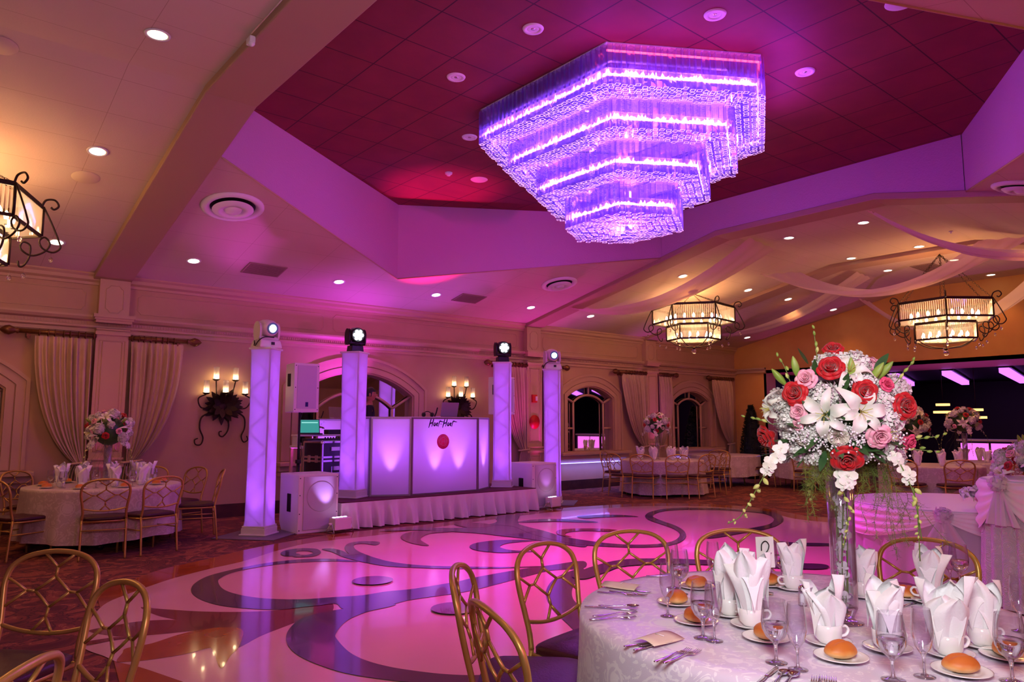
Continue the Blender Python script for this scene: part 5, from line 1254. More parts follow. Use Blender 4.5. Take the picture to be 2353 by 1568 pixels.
# ---- settings on the other tables (small in the picture)
def far_setting(T, n, where, gl, r1=.52, seed=0, glasses=True, rolls=True, cups=True):
    rnd = random.Random(seed+5)
    for k in range(n):
        a = 2*PI*k/n+.25+seed; x, y = T[0]+r1*math.cos(a), T[1]+r1*math.sin(a)
        if cups: cup('napkin cup %s %s' % (gl, where), (x,y,TZ), a, 'napkin cups %s' % where)
        o = obj('folded_napkin', NAP[k % 4], None, loc=(x,y,TZ+.01), rz=rnd.uniform(0,6)); o.scale = (1.25,1.25,1.28); tag(o, 'folded napkin %s %s' % (gl, where), 'napkin', 'folded napkins %s' % where)
        if glasses: goblet('goblet %s %s' % (gl, where), (T[0]+.60*math.cos(a+.33), T[1]+.60*math.sin(a+.33), TZ), 0, 'goblets %s' % where)
        if rolls:
            q = Vector((T[0]+.70*math.cos(a+.1), T[1]+.70*math.sin(a+.1), TZ)); plate('plate %s %s' % (gl, where), q, 0, 'bread plates %s' % where)
            o = obj('bread_roll', RB[0], None, loc=q+Vector((0,0,.0075)), rz=a); tag(o, 'bread roll %s %s' % (gl, where), 'bread roll', 'bread rolls %s' % where)
RB = [mesh_of('bread_roll', bread_mesh(3, (.06,.045,.055)), M['bread'])]
far_setting(TL, 9, 'on the table by the left pilaster', 'set around the tall vase', seed=.3)
far_setting(TA, 8, 'on the table before the arched windows', 'set around the tall flowers', seed=.1, rolls=False, glasses=False)
far_setting(TC, 7, 'on the table in front of the topiary', 'in the far right distance', seed=.2, rolls=False, glasses=False)
far_setting(TD, 8, 'on the table under the right lantern', 'right of the big bouquet', seed=.5, rolls=False, glasses=False)
far_setting(TE, 7, 'on the farthest table by the dark opening', 'in the far distance', seed=.4, rolls=False, glasses=False)
# ================================================================= FLOWERS
FM = {'red': mat('red_rose_petal', srgb(196,6,18), .55, sheen=.3, noise=(60, srgb(160,2,12), .6)), 'pink': mat('pink_rose_petal', srgb(240,160,180), .55, sheen=.2, noise=(60, srgb(246,196,206), .6)),
      'hot': mat('deep_pink_petal', srgb(226,80,120), .55), 'lily': mat('white_lily_petal', srgb(234,232,224), .5, sheen=.2, noise=(30, srgb(226,232,206), .4)), 'hyd': mat('white_hydrangea_petal', srgb(230,226,222), .6, noise=(40, srgb(222,222,206), .5)),
      'carn': mat('cream_carnation_petal', srgb(240,232,216), .6, noise=(70, srgb(226,208,190), .6)), 'bud': mat('green_lily_bud', srgb(150,178,72), .45, noise=(18, srgb(112,150,56), .7)), 'leaf': mat('dark_green_leaf', srgb(44,78,40), .45, noise=(20, srgb(66,104,52), .6)),
      'fern': mat('fern_green', srgb(96,116,44), .6, noise=(9, srgb(140,146,52), .7)), 'stem': mat('flower_stem', srgb(108,134,58), .5), 'orch': mat('white_orchid_petal', srgb(238,236,226), .5, noise=(30, srgb(222,224,190), .5)), 'lime': mat('lime_orchid_bud', srgb(196,204,112), .5), 'baby': mat('baby_breath_white', srgb(244,242,240), .6), 'yel': mat('yellow_stamen', srgb(196,190,90), .6)}
def frame(n, roll=0):
    n = Vector(n).normalized(); a = Vector((0,0,1)) if abs(n.z) < .9 else Vector((1,0,0)); x = a.cross(n).normalized(); y = n.cross(x)
    c, s = math.cos(roll), math.sin(roll); x, y = x*c+y*s, y*c-x*s
    return Matrix((x,y,n)).transposed().to_4x4()
def put(mb, c, n, roll=0, s=1, start=0): return mb.xf(Matrix.Translation(c) @ frame(n, roll) @ Matrix.Scale(s, 4), start)
def rose_mb(seed, open_=1.0):
    rnd = random.Random(seed); mb = MB()
    for ring, (n, r1, z1, ha, bulge) in enumerate(((3,.007,.047,1.35,.2),(3,.013,.048,1.15,.35),(4,.021*open_,.046,.95,.5),(5,.030*open_,.041,.80,.7),(6,.039*open_,.031,.70,.8))):
        for k in range(n):
            a0 = 2*PI*k/n+ring*.9+rnd.uniform(-.15,.15); rr = r1*rnd.uniform(.95,1.05); zz = z1*rnd.uniform(.96,1.04); cu = .9 if ring > 2 else .15
            def fn(u, v):
                x = (v-.5)*2; r = .005+(rr-.005)*(u**.75)*(1+bulge*.25*math.sin(PI*u)); r += cu*.008*max(0,u-.8)*5*(1-.3*x*x)
                z = -.004+(zz+.004)*math.sin(u*PI/2)*(1-.16*x*x*u)-cu*.012*max(0,u-.8)**1.3*6
                a = a0+x*ha*(.75+.25*math.sin(PI*u))
                return (r*(1-.06*x*x)*math.cos(a), r*(1-.06*x*x)*math.sin(a), z)
            mb.grid(8, 9, fn)
    mb.lathe([(0,-.014),(.010,-.012),(.018,0),(.016,.02),(0,.03)], 12); return mb
def lily_mb(seed, L_=.105):
    rnd = random.Random(seed); mb = MB()
    for k in range(6):
        a = k*PI/3+rnd.uniform(-.1,.1); wd = .018 if k % 2 else .024; ln = L_*rnd.uniform(.92,1.08); rc = rnd.uniform(1.2,1.9)
        def fn(u, v):
            x = (v-.5)*2; w = wd*math.sin(PI*min(.97,.12+u*.86))**.75
            r = .006+ln*(.72*u+.22*u*u); z = .045*math.sin(u*PI*.62)*1.1-.055*rc*max(0,u-.45)**1.7*2.2
            y = x*w; z += -.010*(1-x*x)*math.sin(PI*u)+.004*math.sin(8*u+k)*x
            return (r*math.cos(a)-y*math.sin(a), r*math.sin(a)+y*math.cos(a), z)
        mb.grid(12, 7, fn)
    return mb
def stamens(mb, L_=.06):
    for k in range(6):
        a = k*PI/3+.3; d = Vector((math.cos(a)*.35,math.sin(a)*.35,1)).normalized(); mb.tube([(0,0,.005),d*L_*.6,d*L_+Vector((math.cos(a),math.sin(a),0))*.006], .0013, 4)
    mb.tube([(0,0,0),(0,0,L_*1.2)], .002, 4); return mb
def florets(mb, R, n, seed, sz=.016, hemi=-.35, squash=(1,1,1)):
    rnd = random.Random(seed); mb.sphere((0,0,0), R*.76, 12, 8, squash)
    for i in range(n):
        z = 1-(i+.5)*(1-hemi)/n; a = i*2.399963; r = math.sqrt(max(0,1-z*z)); d = Vector((r*math.cos(a),r*math.sin(a),z)); c = d*R*rnd.uniform(.84,1.10); c = Vector((c.x*squash[0],c.y*squash[1],c.z*squash[2]))
        F = frame(d+Vector((rnd.gauss(0,.35),rnd.gauss(0,.35),rnd.gauss(0,.35))), rnd.uniform(0,6)); s = sz*rnd.uniform(.95,1.45); cp = rnd.uniform(-.1,.5)
        for k in range(4):
            b = k*PI/2; P = [Vector((0,0,0)), Vector((math.cos(b-.6)*.75,math.sin(b-.6)*.75,.14+cp)), Vector((math.cos(b)*1.05,math.sin(b)*1.05,.05+cp)), Vector((math.cos(b+.6)*.75,math.sin(b+.6)*.75,.14+cp))]
            mb.add([c+F.to_3x3() @ (p*s) for p in P], [(0,1,2,3)], True)
    return mb
def carnation_mb(seed, R=.032):
    rnd = random.Random(seed); mb = MB()
    for ring in range(6):
        n = 5+ring*2; r1 = R*(.3+.16*ring)
        for k in range(n):
            a0 = 2*PI*k/n+ring; zt = R*(1.15-.14*ring)*rnd.uniform(.9,1.1)
            def fn(u, v):
                x = (v-.5)*2; r = r1*u; a = a0+x*.42; return (r*math.cos(a), r*math.sin(a), zt*u**.8+.003*math.sin(9*x+ring)*u)
            mb.grid(4, 7, fn)
    return mb
def bud_mb(L_=.085, R=.014):
    mb = MB()
    def fn(u, v):
        a = u*2*PI; r = R*(math.sin(PI*min(.985,.10+v*.88))**.8)*(1+.10*math.cos(3*a)); return (r*math.cos(a), r*math.sin(a), L_*v)
    mb.grid(18, 12, fn, cu=True); return mb
def stalk(mb, pts, r=.0025): return mb.tube(crom(pts,4), r, 5)
def orchid_bloom(mb, c, n, s, roll):
    st = len(mb.v); F = MB()
    for k, (w, ln) in enumerate(((.62,1.0),(1.0,1.0),(1.0,1.0),(.55,.95),(.55,.95))):
        a = (PI/2, PI*.02, PI*.98, -PI*.32, -PI*.68)[k]
        def fn(u, v):
            x = (v-.5)*2; ww = .5*w*math.sin(PI*min(.96,.10+u*.8))**.7; r = ln*u; y = x*ww
            return (r*math.cos(a)-y*math.sin(a), r*math.sin(a)+y*math.cos(a), .12*u-.25*u*u+.05*x*x)
        F.grid(6, 5, fn)
    F.sphere((0,-.08,.16), .16, 7, 5)
    put(F, c, n, roll, s); mb.add(F.v, F.f, True)
def arrangement(root, ctr, scale, items, rnd):
    """items: (kind, direction or (px,py) anchor resolved already as centre+normal)"""
    for kind, c, n, s, roll in items:
        mb = MB()
        if kind in ('red','pink','hot'): o = obj('rose', put(rose_mb(rnd.randint(0,99), 1.0 if kind == 'red' else .85), c, n, roll, s), FM[kind], root, label={'red':'red rose','pink':'pale pink rose','hot':'deep pink rose'}[kind])
        elif kind == 'lily':
            o = obj('lily', put(lily_mb(rnd.randint(0,99)), c, n, roll, s), FM['lily'], root); obj('stamens', put(stamens(MB()), c, n, roll, s), FM['yel'], o)
        elif kind == 'hyd': obj('hydrangea', put(florets(MB(), .058, 130, rnd.randint(0,99), .0145), c, n, roll, s), FM['hyd'], root)
        elif kind == 'stock': obj('white_stock', put(florets(MB(), .036, 46, rnd.randint(0,99), .013), c, n, roll, s), FM['hyd'], root)
        elif kind == 'carn': obj('carnation', put(carnation_mb(rnd.randint(0,99)), c, n, roll, s), FM['carn'], root)
        elif kind == 'bud':
            o = obj('lily_bud', put(bud_mb(), c, n, roll, s), FM['bud'], root); obj('bud_stem', stalk(MB(), [Vector(c), Vector(c)-Vector(n)*.03, Vector(c).lerp(Vector(ctr),.6)]), FM['stem'], o)
        elif kind == 'sprig':
            c = Vector(c); n = Vector(n); mb = stalk(MB(), [c.lerp(Vector(ctr),.5), c, c+n*.05*s, c+n*.10*s], .0018); o = obj('sprig', mb, FM['stem'], root)
            for k in range(4): q = c+n*(.03+.028*k)*s+Vector((rnd.uniform(-.01,.01),rnd.uniform(-.01,.01),rnd.uniform(-.006,.008))); obj('small_bud', put(bud_mb(.024-.002*k,.0065-.0006*k), q, n+Vector((rnd.uniform(-.5,.5),rnd.uniform(-.5,.5),.2)), 0, s), FM['bud' if k else 'lime'], o)
        elif kind == 'leaf':
            d = Vector(n); mb = leaf_pts(MB(), c, d, Vector((c[0]-ctr[0],c[1]-ctr[1],.2)), .085*s, .036*s, 8, .12); obj('leaf', mb, FM['leaf'], root)
def baby(root, pts, rnd, r=.0035):
    mb = MB()
    for c, R, n in pts:
        for i in range(n):
            p = Vector(c)+Vector((rnd.gauss(0,R),rnd.gauss(0,R),rnd.gauss(0,R*.8))); mb.sphere(p, r*rnd.uniform(.8,1.5), 5, 4)
    obj('baby_breath', mb, FM['baby'], root, kind='stuff')
def fern(root, tops, rnd, dens=70):
    mb = MB()
    for top, L_, sp in tops:
        for s in range(5):
            x = Vector(top)+Vector((rnd.gauss(0,sp*.4),rnd.gauss(0,sp*.4),0)); P = [x.copy()]; d = Vector((rnd.gauss(0,.25),rnd.gauss(0,.25),-1))
            for k in range(9): d = (d+Vector((rnd.gauss(0,.22),rnd.gauss(0,.22),-.15))).normalized(); P.append(P[-1]+d*L_/9*rnd.uniform(.7,1.1))
            mb.tube(P, .0009, 3)
            for k in range(dens):
                t = rnd.random()*8.99; i = int(t); b = P[i].lerp(P[i+1], t-i); e = b+Vector((rnd.gauss(0,.018),rnd.gauss(0,.018),rnd.gauss(-.006,.014)))
                sd = (e-b).cross(Vector((rnd.random(),rnd.random(),rnd.random()))).normalized()*.0007
                mb.add([b-sd,b+sd,e], [(0,1,2)], False)
                for q in range(2):
                    f = b.lerp(e,.55)+Vector((rnd.gauss(0,.009),rnd.gauss(0,.009),rnd.gauss(0,.008))); mb.add([b.lerp(e,.5)-sd,b.lerp(e,.5)+sd,f], [(0,1,2)], False)
    obj('asparagus_fern', mb, FM['fern'], root, kind='stuff')
def orchid_spray(root, pts, rnd, nb, s=.030, face=None):
    P = crom(pts, 8); o = obj('orchid_stem', MB().tube(P, .0022, 5), FM['stem'], root)
    n = len(P)
    for k in range(nb):
        t = (k+.3)/nb; i = int(t*(n-1)); c = P[i]+Vector((rnd.uniform(-.012,.012),rnd.uniform(-.012,.012),rnd.uniform(-.006,.006)))
        if t < (.34 if nb > 12 else .3):
            mb = MB(); f = Vector(face)+Vector((rnd.uniform(-.5,.5),rnd.uniform(-.5,.5),rnd.uniform(-.3,.3))); orchid_bloom(mb, c+f*.008, f, s*(1-.3*t), rnd.uniform(-.35,.35)); obj('orchid_bloom', mb, FM['orch'], o)
        else:
            d = Vector((rnd.uniform(-1,1),rnd.uniform(-1,1),-.7)); obj('orchid_bud', put(bud_mb(.030*(1.35-t),.0085*(1.4-t)), c, d, 0, 1), FM['lime'], o)
# ---- the tall vase in the foreground
VX = tp(1945,1432)
vz = thing('glass_vase', 'tall clear glass vase on a foot, white petals inside, under the big bouquet', 'vase', VX)
VH = .66
mb = MB(); mb.lathe([(0,0),(.062,0),(.065,.003),(.040,.008),(.030,.022),(.034,.034),(.046,.06),(.048,.12),(.050,.40),(.056,VH),(.054,VH),(.048,.40),(.045,.12),(.040,.064),(0,.05)], 40); obj('glass', mb, M['thin'], vz)
mb = MB(); mb.lathe([(0,.028),(.028,.024),(.033,.036),(.044,.058),(.042,.064),(0,.060)], 32); obj('glass_base', mb, M['glass'], vz)
rnd = random.Random(4); mb = MB()
for k in range(26):
    a = rnd.uniform(0,6.28); r = rnd.uniform(.0,.030); z = .07+.018*k+rnd.uniform(-.01,.01); orchid_bloom(mb, Vector((r*math.cos(a),r*math.sin(a),z)), (math.cos(a),math.sin(a),rnd.uniform(-.3,.5)), .026, rnd.uniform(0,6))
obj('petals_inside', mb, FM['orch'], vz)
mb = MB()
for k in range(5): a = k*1.26; mb.tube(crom([(.01*math.cos(a),.01*math.sin(a),.08),(.02*math.cos(a+1),.02*math.sin(a+1),.3),(.03*math.cos(a+2),.03*math.sin(a+2),.64)],4), .0025, 5)
obj('stems_inside', mb, FM['stem'], vz)
CT = VX+Vector((0,0,.845)); RX, RZ = .262, .235
VD = Vector((VX.x,VX.y,0)).normalized(); SD = Vector((VD.y,-VD.x,0))
def on_dome(px, py, push=1.0):      # where a sight line meets the bouquet's dome
    d = ray(px, py); o = CAM-CT; S = Vector((1/RX,1/RX,1/RZ)); dd = Vector((d.x*S.x,d.y*S.y,d.z*S.z)); oo = Vector((o.x*S.x,o.y*S.y,o.z*S.z))
    A_ = dd.dot(dd); B_ = dd.dot(oo); C__ = oo.dot(oo)-1; D_ = B_*B_-A_*C__
    t = (-B_-math.sqrt(D_))/A_ if D_ > 0 else -B_/A_
    p = CAM+d*t; n = p-CT; n = Vector((n.x/RX**2,n.y/RX**2,n.z/RZ**2)).normalized()
    return CT+(p-CT)*push, n
bq = thing('flower_arrangement', 'large bouquet of white lilies, red and pink roses with trailing orchids on the vase', 'flowers', CT)
bq.location = (0,0,0)
rnd = random.Random(12); IT = []
def add(kind, px, py, s=1, push=1.0, roll=None, tilt=(0,0,0)):
    c, n = on_dome(px, py, push); n = n-VD*(.55 if kind in ('red','pink','hot') else 0); IT.append((kind, c, (n+Vector(tilt)).normalized(), s, rnd.uniform(0,6) if roll is None else roll))
for q in ((1910,856,1.15),(1836,908,1.15),(1982,905,1.05),(2062,934,1.2),(1777,998,1.2),(1943,1040,1.35),(1915,815,.9)): add('red', q[0], q[1], q[2], 1.03)
for q in ((1858,878,1.1,'pink'),(1842,946,.95,'pink'),(2010,996,1.25,'pink'),(2030,888,.75,'hot'),(2075,1010,.9,'hot'),(1838,975,.6,'pink')): add(q[3], q[0], q[1], q[2], 1.02)
for q in ((1896,952,1.0,.35),(1975,946,1.05,.2),(1950,860,.85,.9),(1778,940,.75,1.5)): add('lily', q[0], q[1], q[2], 1.02, q[3])
for q in ((1892,912,.9),(1812,962,1.0),(2045,958,1.05),(1900,834,.9),(1965,834,1.0),(1808,1005,.7),(2040,925,.9),(1802,930,.85),(1996,872,.75)): add('hyd', q[0], q[1], q[2], .88)
for q in ((1840,1036,1.0),(1868,1046,.9),(2030,1038,1.0),(2058,1050,.9),(1800,1045,.8),(1985,1040,.7)): add('stock', q[0], q[1], q[2], 1.0)
for q in ((1926,1000,1.1),(1845,1010,.7)): add('carn', q[0], q[1], q[2], 1.0)
for px, py, tx, tz in ((1800,882,-.7,.9),(1828,862,-.2,1.2),(1960,868,0,1.3),(2005,872,.7,1.0),(2022,866,.8,.9)):
    c, n = on_dome(px, py, .95); IT.append(('bud', c, SD*tx+Vector((0,0,tz))-VD*.25, 1.0, 0))
for px, py, tx, tz in ((1880,835,-.1,1.2),(1822,885,-.4,1),(2050,885,.7,.8),(2085,1012,1,.15),(2070,1030,1,-.1),(1785,975,-1,.25)):
    c, n = on_dome(px, py, 1.0); IT.append(('sprig', c, SD*tx+Vector((0,0,tz)), 1.0, 0))
for px, py, tx, tz in ((1925,925,.2,-.8),(1872,870,.2,.7),(2012,850,.5,.6),(1990,1025,.8,-.3),(1970,1030,.9,.1),(1880,1030,-.8,0),(1825,1015,-.9,.2),(1900,990,0,.6),(1895,970,.3,.8),(1915,975,-.2,.5),(1960,985,.5,.4),(2055,1045,.7,-.6),(1800,1050,-.7,-.6),(1880,1000,-.4,-.5),(1860,1025,-.7,-.4),(1920,1010,.3,-.8),(1960,1015,.6,-.5),(2000,1030,.5,-.6),(1850,985,-.5,.3),(2035,1010,.6,-.2),(1895,1040,-.2,-.8),(1990,985,.4,.4),(1815,1030,-.8,-.3),(1870,955,-.3,.6),(1935,900,.3,.7)):
    c, n = on_dome(px, py, .97); IT.append(('leaf', c, SD*tx+Vector((0,0,tz))+n*.5, 1.0, 0))
for k in range(44):      # the far side and the underside of the bouquet
    a = rnd.uniform(0,6.28); z = rnd.uniform(-.45,.9); r = math.sqrt(1-z*z); d = Vector((r*math.cos(a),r*math.sin(a),z))
    if d.dot(VD) < .15 and z > -.35: continue
    c = CT+Vector((d.x*RX,d.y*RX,d.z*RZ))*.93
    IT.append((rnd.choice(['hyd','hyd','red','pink','lily','stock','leaf','leaf']), c, d, 1.0, rnd.uniform(0,6)))
arrangement(bq, CT, 1, IT, rnd)
mb = MB(); mb.sphere(CT+Vector((0,0,-.02)), .175, 20, 14, (1,1,.95)); obj('foliage_core', mb, FM['leaf'], bq)
BB = []
for px, py in ((1850,990),(1870,985),(1890,1005),(1860,1010),(1945,985),(1965,990),(1960,1005),(2045,1000),(2055,1015),(2040,1020),(1880,975),(1990,1045),(2050,1040),(1965,880),(1830,1005),(1905,980),(1975,1010),(1925,1022),(1845,1000),(2030,985),(1880,1022)): c, n = on_dome(px, py, 1.04); BB.append((c, .020, 46))
baby(bq, BB, rnd)
tops = [(on_dome(px, py, .8)[0], L_, sp) for px, py, L_, sp in ((1880,1050,.34,.05),(1870,1052,.22,.05),(1990,1052,.20,.07),(2020,1055,.26,.08),(2050,1052,.40,.08),(2075,1050,.45,.06),(1900,1055,.16,.05),(2010,1060,.12,.06))]
fern(bq, tops, rnd, 90)
mb = MB()
for k in range(9):
    c, n = on_dome(1810+rnd.uniform(-40,60), 1030+rnd.uniform(-10,20), .95)
    d0 = SD*rnd.uniform(-1,-.2)+Vector((0,0,rnd.uniform(-.5,.1)))
    for j in range(9): leaf_pts(mb, c+d0.normalized()*.008*j, d0*.6+SD.cross(d0)*(.6 if j % 2 else -.6), n, .03, .008, 4)
obj('leatherleaf', mb, FM['leaf'], bq, kind='stuff')
def sp(px, py, off=0): d = ray(px, py); pl = CT-VD*off; t = (pl-CAM).dot(VD)/d.dot(VD); return CAM+d*t
orchid_spray(bq, [sp(1800,1030,.20),sp(1775,1062,.24),sp(1745,1112,.24),sp(1722,1155,.22),sp(1700,1188,.2),sp(1672,1204,.2)], rnd, 18, .029, -VD)
orchid_spray(bq, [sp(1944,1082,.17),sp(1941,1104,.17),sp(1938,1130,.16),sp(1950,1170,.13),sp(1946,1215,.11),sp(1938,1260,.10)], rnd, 15, .036, -VD)
orchid_spray(bq, [sp(2060,1050,.12),sp(2085,1100,.16),sp(2105,1150,.16),sp(2112,1200,.14),sp(2118,1240,.12)], rnd, 14, .027, -VD)
orchid_spray(bq, [sp(1880,1060,-.02),sp(1872,1100,-.02),sp(1862,1130,0),sp(1850,1160,0)], rnd, 9, .026, -VD)
mb = MB(); st_ = sp(2112,1250,.12); mb.tube(crom([sp(2098,1120,.15),sp(2108,1180,.14),sp(2114,1290,.10)],5), .0022, 5); obj('trailing_stem', mb, FM['stem'], bq)
# ---- smaller arrangements on the other tables
def small_arrangement(label, c, zc_, R, vlabel, vh, seed, dusty=False, trail=True):
    rnd = random.Random(seed); C = Vector((c[0],c[1],zc_))
    v = thing('glass_vase', vlabel, 'vase', (c[0],c[1],TZ), 0, 'tall clear vases on the other tables')
    mb = MB(); mb.lathe([(0,0),(.075,0),(.078,.004),(.04,.012),(.03,.03),(.045,.06),(.05,vh),(.046,vh),(.04,.06),(0,.05)], 24); obj('glass', mb, M['thin'], v)
    mb = MB()
    for k in range(14): a = rnd.uniform(0,6.28); orchid_bloom(mb, Vector((.025*math.cos(a),.025*math.sin(a),.08+(vh-.12)*k/14)), (math.cos(a),math.sin(a),.2), .03, rnd.uniform(0,6))
    obj('petals_inside', mb, FM['orch'], v)
    b = thing('flower_arrangement', label, 'flowers', (0,0,0), 0, 'tall arrangements on the other tables'); it = []
    for k in range(34):
        z = 1-(k+.5)*1.45/34; a = k*2.4; r = math.sqrt(max(0,1-z*z)); d = Vector((r*math.cos(a),r*math.sin(a),z))
        it.append((['hyd','red','lily','carn','stock','red','hyd','leaf','lily','stock','pink'][(k*7+seed) % 11], C+d*R*.92, d, R/.25*1.0, rnd.uniform(0,6)))
    for k in range(6): a = k*1.05; it.append(('bud', C+Vector((math.cos(a)*R*.8,math.sin(a)*R*.8,R*.4)), Vector((math.cos(a),math.sin(a),.8)), 1.1, 0))
    arrangement(b, C, 1, it, rnd)
    mb = MB(); mb.sphere(C, R*.7, 14, 10); obj('foliage_core', mb, FM['leaf'], b)
    if trail:
        for k in range(4):
            a = YAW*0+k*1.57+.6; d = Vector((math.cos(a),math.sin(a),0)); orchid_spray(b, [C+d*R*.8-Vector((0,0,R*.4)),C+d*R*1.35-Vector((0,0,R*1.0)),C+d*R*1.5-Vector((0,0,R*1.9)),C+d*R*1.6-Vector((0,0,R*2.3))], rnd, 10, .05, d)
        fern(b, [(C+Vector((R*.5*math.cos(a),R*.5*math.sin(a),-R*.5)),R*1.8,.06) for a in (0,2.1,4.2)], rnd, 25)
    return b
lv = onz(217,1095,TZ); lv = (2.16,10.95)
small_arrangement('tall bouquet with red roses and white lilies on the table by the left pilaster', lv, 1.46, .27, 'tall clear vase in the middle of the table by the left pilaster', .55, 3)
small_arrangement('tall bouquet on the table before the third pilaster, with a few red roses', (TA[0]-.1,TA[1]+.05), 1.52, .28, 'tall clear vase on the table before the third pilaster', .6, 5)
small_arrangement('bouquet seen dim behind the right side of the foreground bouquet', (TC[0]+.2,TC[1]-2.3), 1.55, .36, 'tall clear vase hidden behind the foreground bouquet', .6, 8)
small_arrangement('tall trailing bouquet before the dark opening, under the glowing pink counter', (TD[0]+1.6,TD[1]-.1), 1.60, .30, 'tall clear vase before the dark opening', .6, 9)
# ================================================================= DRAPED TABLES AT THE RIGHT
M['tulle'] = mixmat('white_tulle', [('diff', srgb(236,226,236), 0, .6), ('tl', srgb(236,226,236), 0, .4)])
def draped(t, R, h, hem, nsw, seed, m_top, m_skirt, a0=0, drop=.3):
    rnd = random.Random(seed)
    def sk(u, v):
        a = u*2*PI; f = math.sin(a*22+.9*math.sin(a*5))+.4*math.sin(a*47); r = R-.01+.05*(1-v)+.022*f*(1-v*.5); return (r*math.cos(a), r*math.sin(a), lerp(hem, h-.006, v))
    mb = MB(); mb.grid(260, 8, sk, cu=True); obj('skirt', mb, m_skirt, t)
    def ov(u, v):       # overlay: flat top, then swags gathered at nsw points
        a = u*2*PI+a0; s = abs(math.sin(nsw*(u)*PI))
        if v < .4: r = R*(v/.4); return (r*math.cos(a), r*math.sin(a), h+.002)
        if v < .44: return ((R+.008)*math.cos(a), (R+.008)*math.sin(a), h-.002)
        q = (v-.44)/.56; d = drop*(.22+.78*s**.8)*q
        w = .012*math.sin(q*26+5*s)*s+.05*q*(s**.5)*(1-.5*q)+.02
        r = R+.012+w; return (r*math.cos(a), r*math.sin(a), h-.006-d)
    mb = MB(); mb.grid(240, 46, ov, cu=True); obj('overlay', mb, m_top, t)
    for k in range(nsw):
        a = a0+2*PI*k/nsw; c = Vector(((R+.05)*math.cos(a),(R+.05)*math.sin(a),h-.03))
        mb = MB(); florets(mb, .05, 30, seed+k, .036, -1); mb.xf(Matrix.Translation(c)); obj('rosette', mb, M['tulle'], t)
        mb = MB()
        for s in (-1,1):
            def tail(u, v): x = (u-.5)*2; w = .03+.07*v; b = a+s*.09*v; r = R+.06+.03*math.sin(u*9)*v; return (r*math.cos(b+x*w/R), r*math.sin(b+x*w/R), h-.05-.30*v)
            mb.grid(9, 8, tail)
        obj('bow_tail', mb, M['tulle'], t)
ST = thing('draped_table', 'low satin table with swagged overlay and bow, behind the gold chair right of the vase', 'table', (8.62,2.98,0))
M['satin2'] = mat('patterned_silver_cloth', srgb(206,200,206), .5, sheen=.3)
N, L, b = tweak(M['satin2']); tc = N.new('ShaderNodeTexCoord'); vv = N.new('ShaderNodeTexVoronoi'); vv.inputs['Scale'].default_value = 9; L.new(tc.outputs['Object'], vv.inputs['Vector'])
mu = N.new('ShaderNodeMath'); mu.operation = 'MULTIPLY'; mu.inputs[1].default_value = 70; L.new(vv.outputs['Distance'], mu.inputs[0]); sn = N.new('ShaderNodeMath'); sn.operation = 'SINE'; L.new(mu.outputs[0], sn.inputs[0])
bp = N.new('ShaderNodeBump'); bp.inputs['Strength'].default_value = .5; bp.inputs['Distance'].default_value = .01; L.new(sn.outputs[0], bp.inputs['Height']); L.new(bp.outputs['Normal'], b.inputs['Normal'])
draped(ST, 1.05, .735, .03, 4, 3, M['satin'], M['tulle'], math.radians(193), .30)
TT = thing('draped_table', 'tall table with swirl-patterned cloth and rosette at the right edge of the picture', 'table', (7.28,1.76,0))
draped(TT, .52, 1.10, .10, 4, 6, M['satin'], M['satin2'], math.radians(152), .42)
# hand bouquet lying on the satin table
bc = Vector((8.15,2.62,.745)); dv = Vector((.62,-.78,0))
hb = thing('hand_bouquet', 'pale bridal bouquet with a wrapped handle lying on the satin table', 'bouquet', bc)
mb = MB(); mb.tube([dv*.06+Vector((0,0,.03)), dv*.38+Vector((0,0,.022))], [.026,.018], 12); obj('wrapped_handle', mb, M['paper'], hb)
mb = MB(); mb.tube([dv*.38+Vector((0,0,.022)), dv*.42+Vector((0,0,.022))], [.018,.02], 10); obj('stem_ends', mb, FM['leaf'], hb)
mb = MB(); mb.sphere(Vector((0,0,.08))+dv*.09, .07, 12, 8); obj('foliage', mb, FM['leaf'], hb)
rnd = random.Random(8); it = []
for k in range(16):
    d = Vector((rnd.gauss(0,1),rnd.gauss(0,1),abs(rnd.gauss(0,1))+.1)).normalized(); c = Vector((0,0,.09))+Vector((d.x*.13,d.y*.13,d.z*.09)); it.append((['hyd','pink','stock','carn','hyd','lily'][k % 6], c, d, .8, rnd.uniform(0,6)))
arrangement(hb, Vector((0,0,.08)), 1, it, rnd)
# low flowers on the tall table
lc = Vector((7.30,1.86,1.106)); lf = thing('flower_arrangement', 'low bouquet of red roses and lilies cut by the right edge, on the tall table', 'flowers', lc); it = []
for k in range(60):
    z = 1-(k+.5)*.98/60; a = k*2.4; r = math.sqrt(max(0,1-z*z)); d = Vector((r*math.cos(a),r*math.sin(a),z)); it.append((['hyd','red','lily','stock','pink','carn','leaf','red','stock'][k % 9], Vector((d.x*.34,d.y*.34,d.z*.27+.02)), d, .95, rnd.uniform(0,6)))
for k in range(3): it.append(('bud', Vector((-.12+.1*k,.1,.26)), Vector((-.3+.3*k,.2,1)), 1.2, 0))
arrangement(lf, Vector((0,0,.05)), 1, it, rnd); mb = MB(); mb.sphere((0,0,.10), .17, 14, 9, (1,1,.5)); obj('foliage_core', mb, FM['leaf'], lf)
baby(lf, [((.26*math.cos(a),.26*math.sin(a),.06), .03, 20) for a in (2,2.6,3.2,3.8,4.4,5)], rnd)
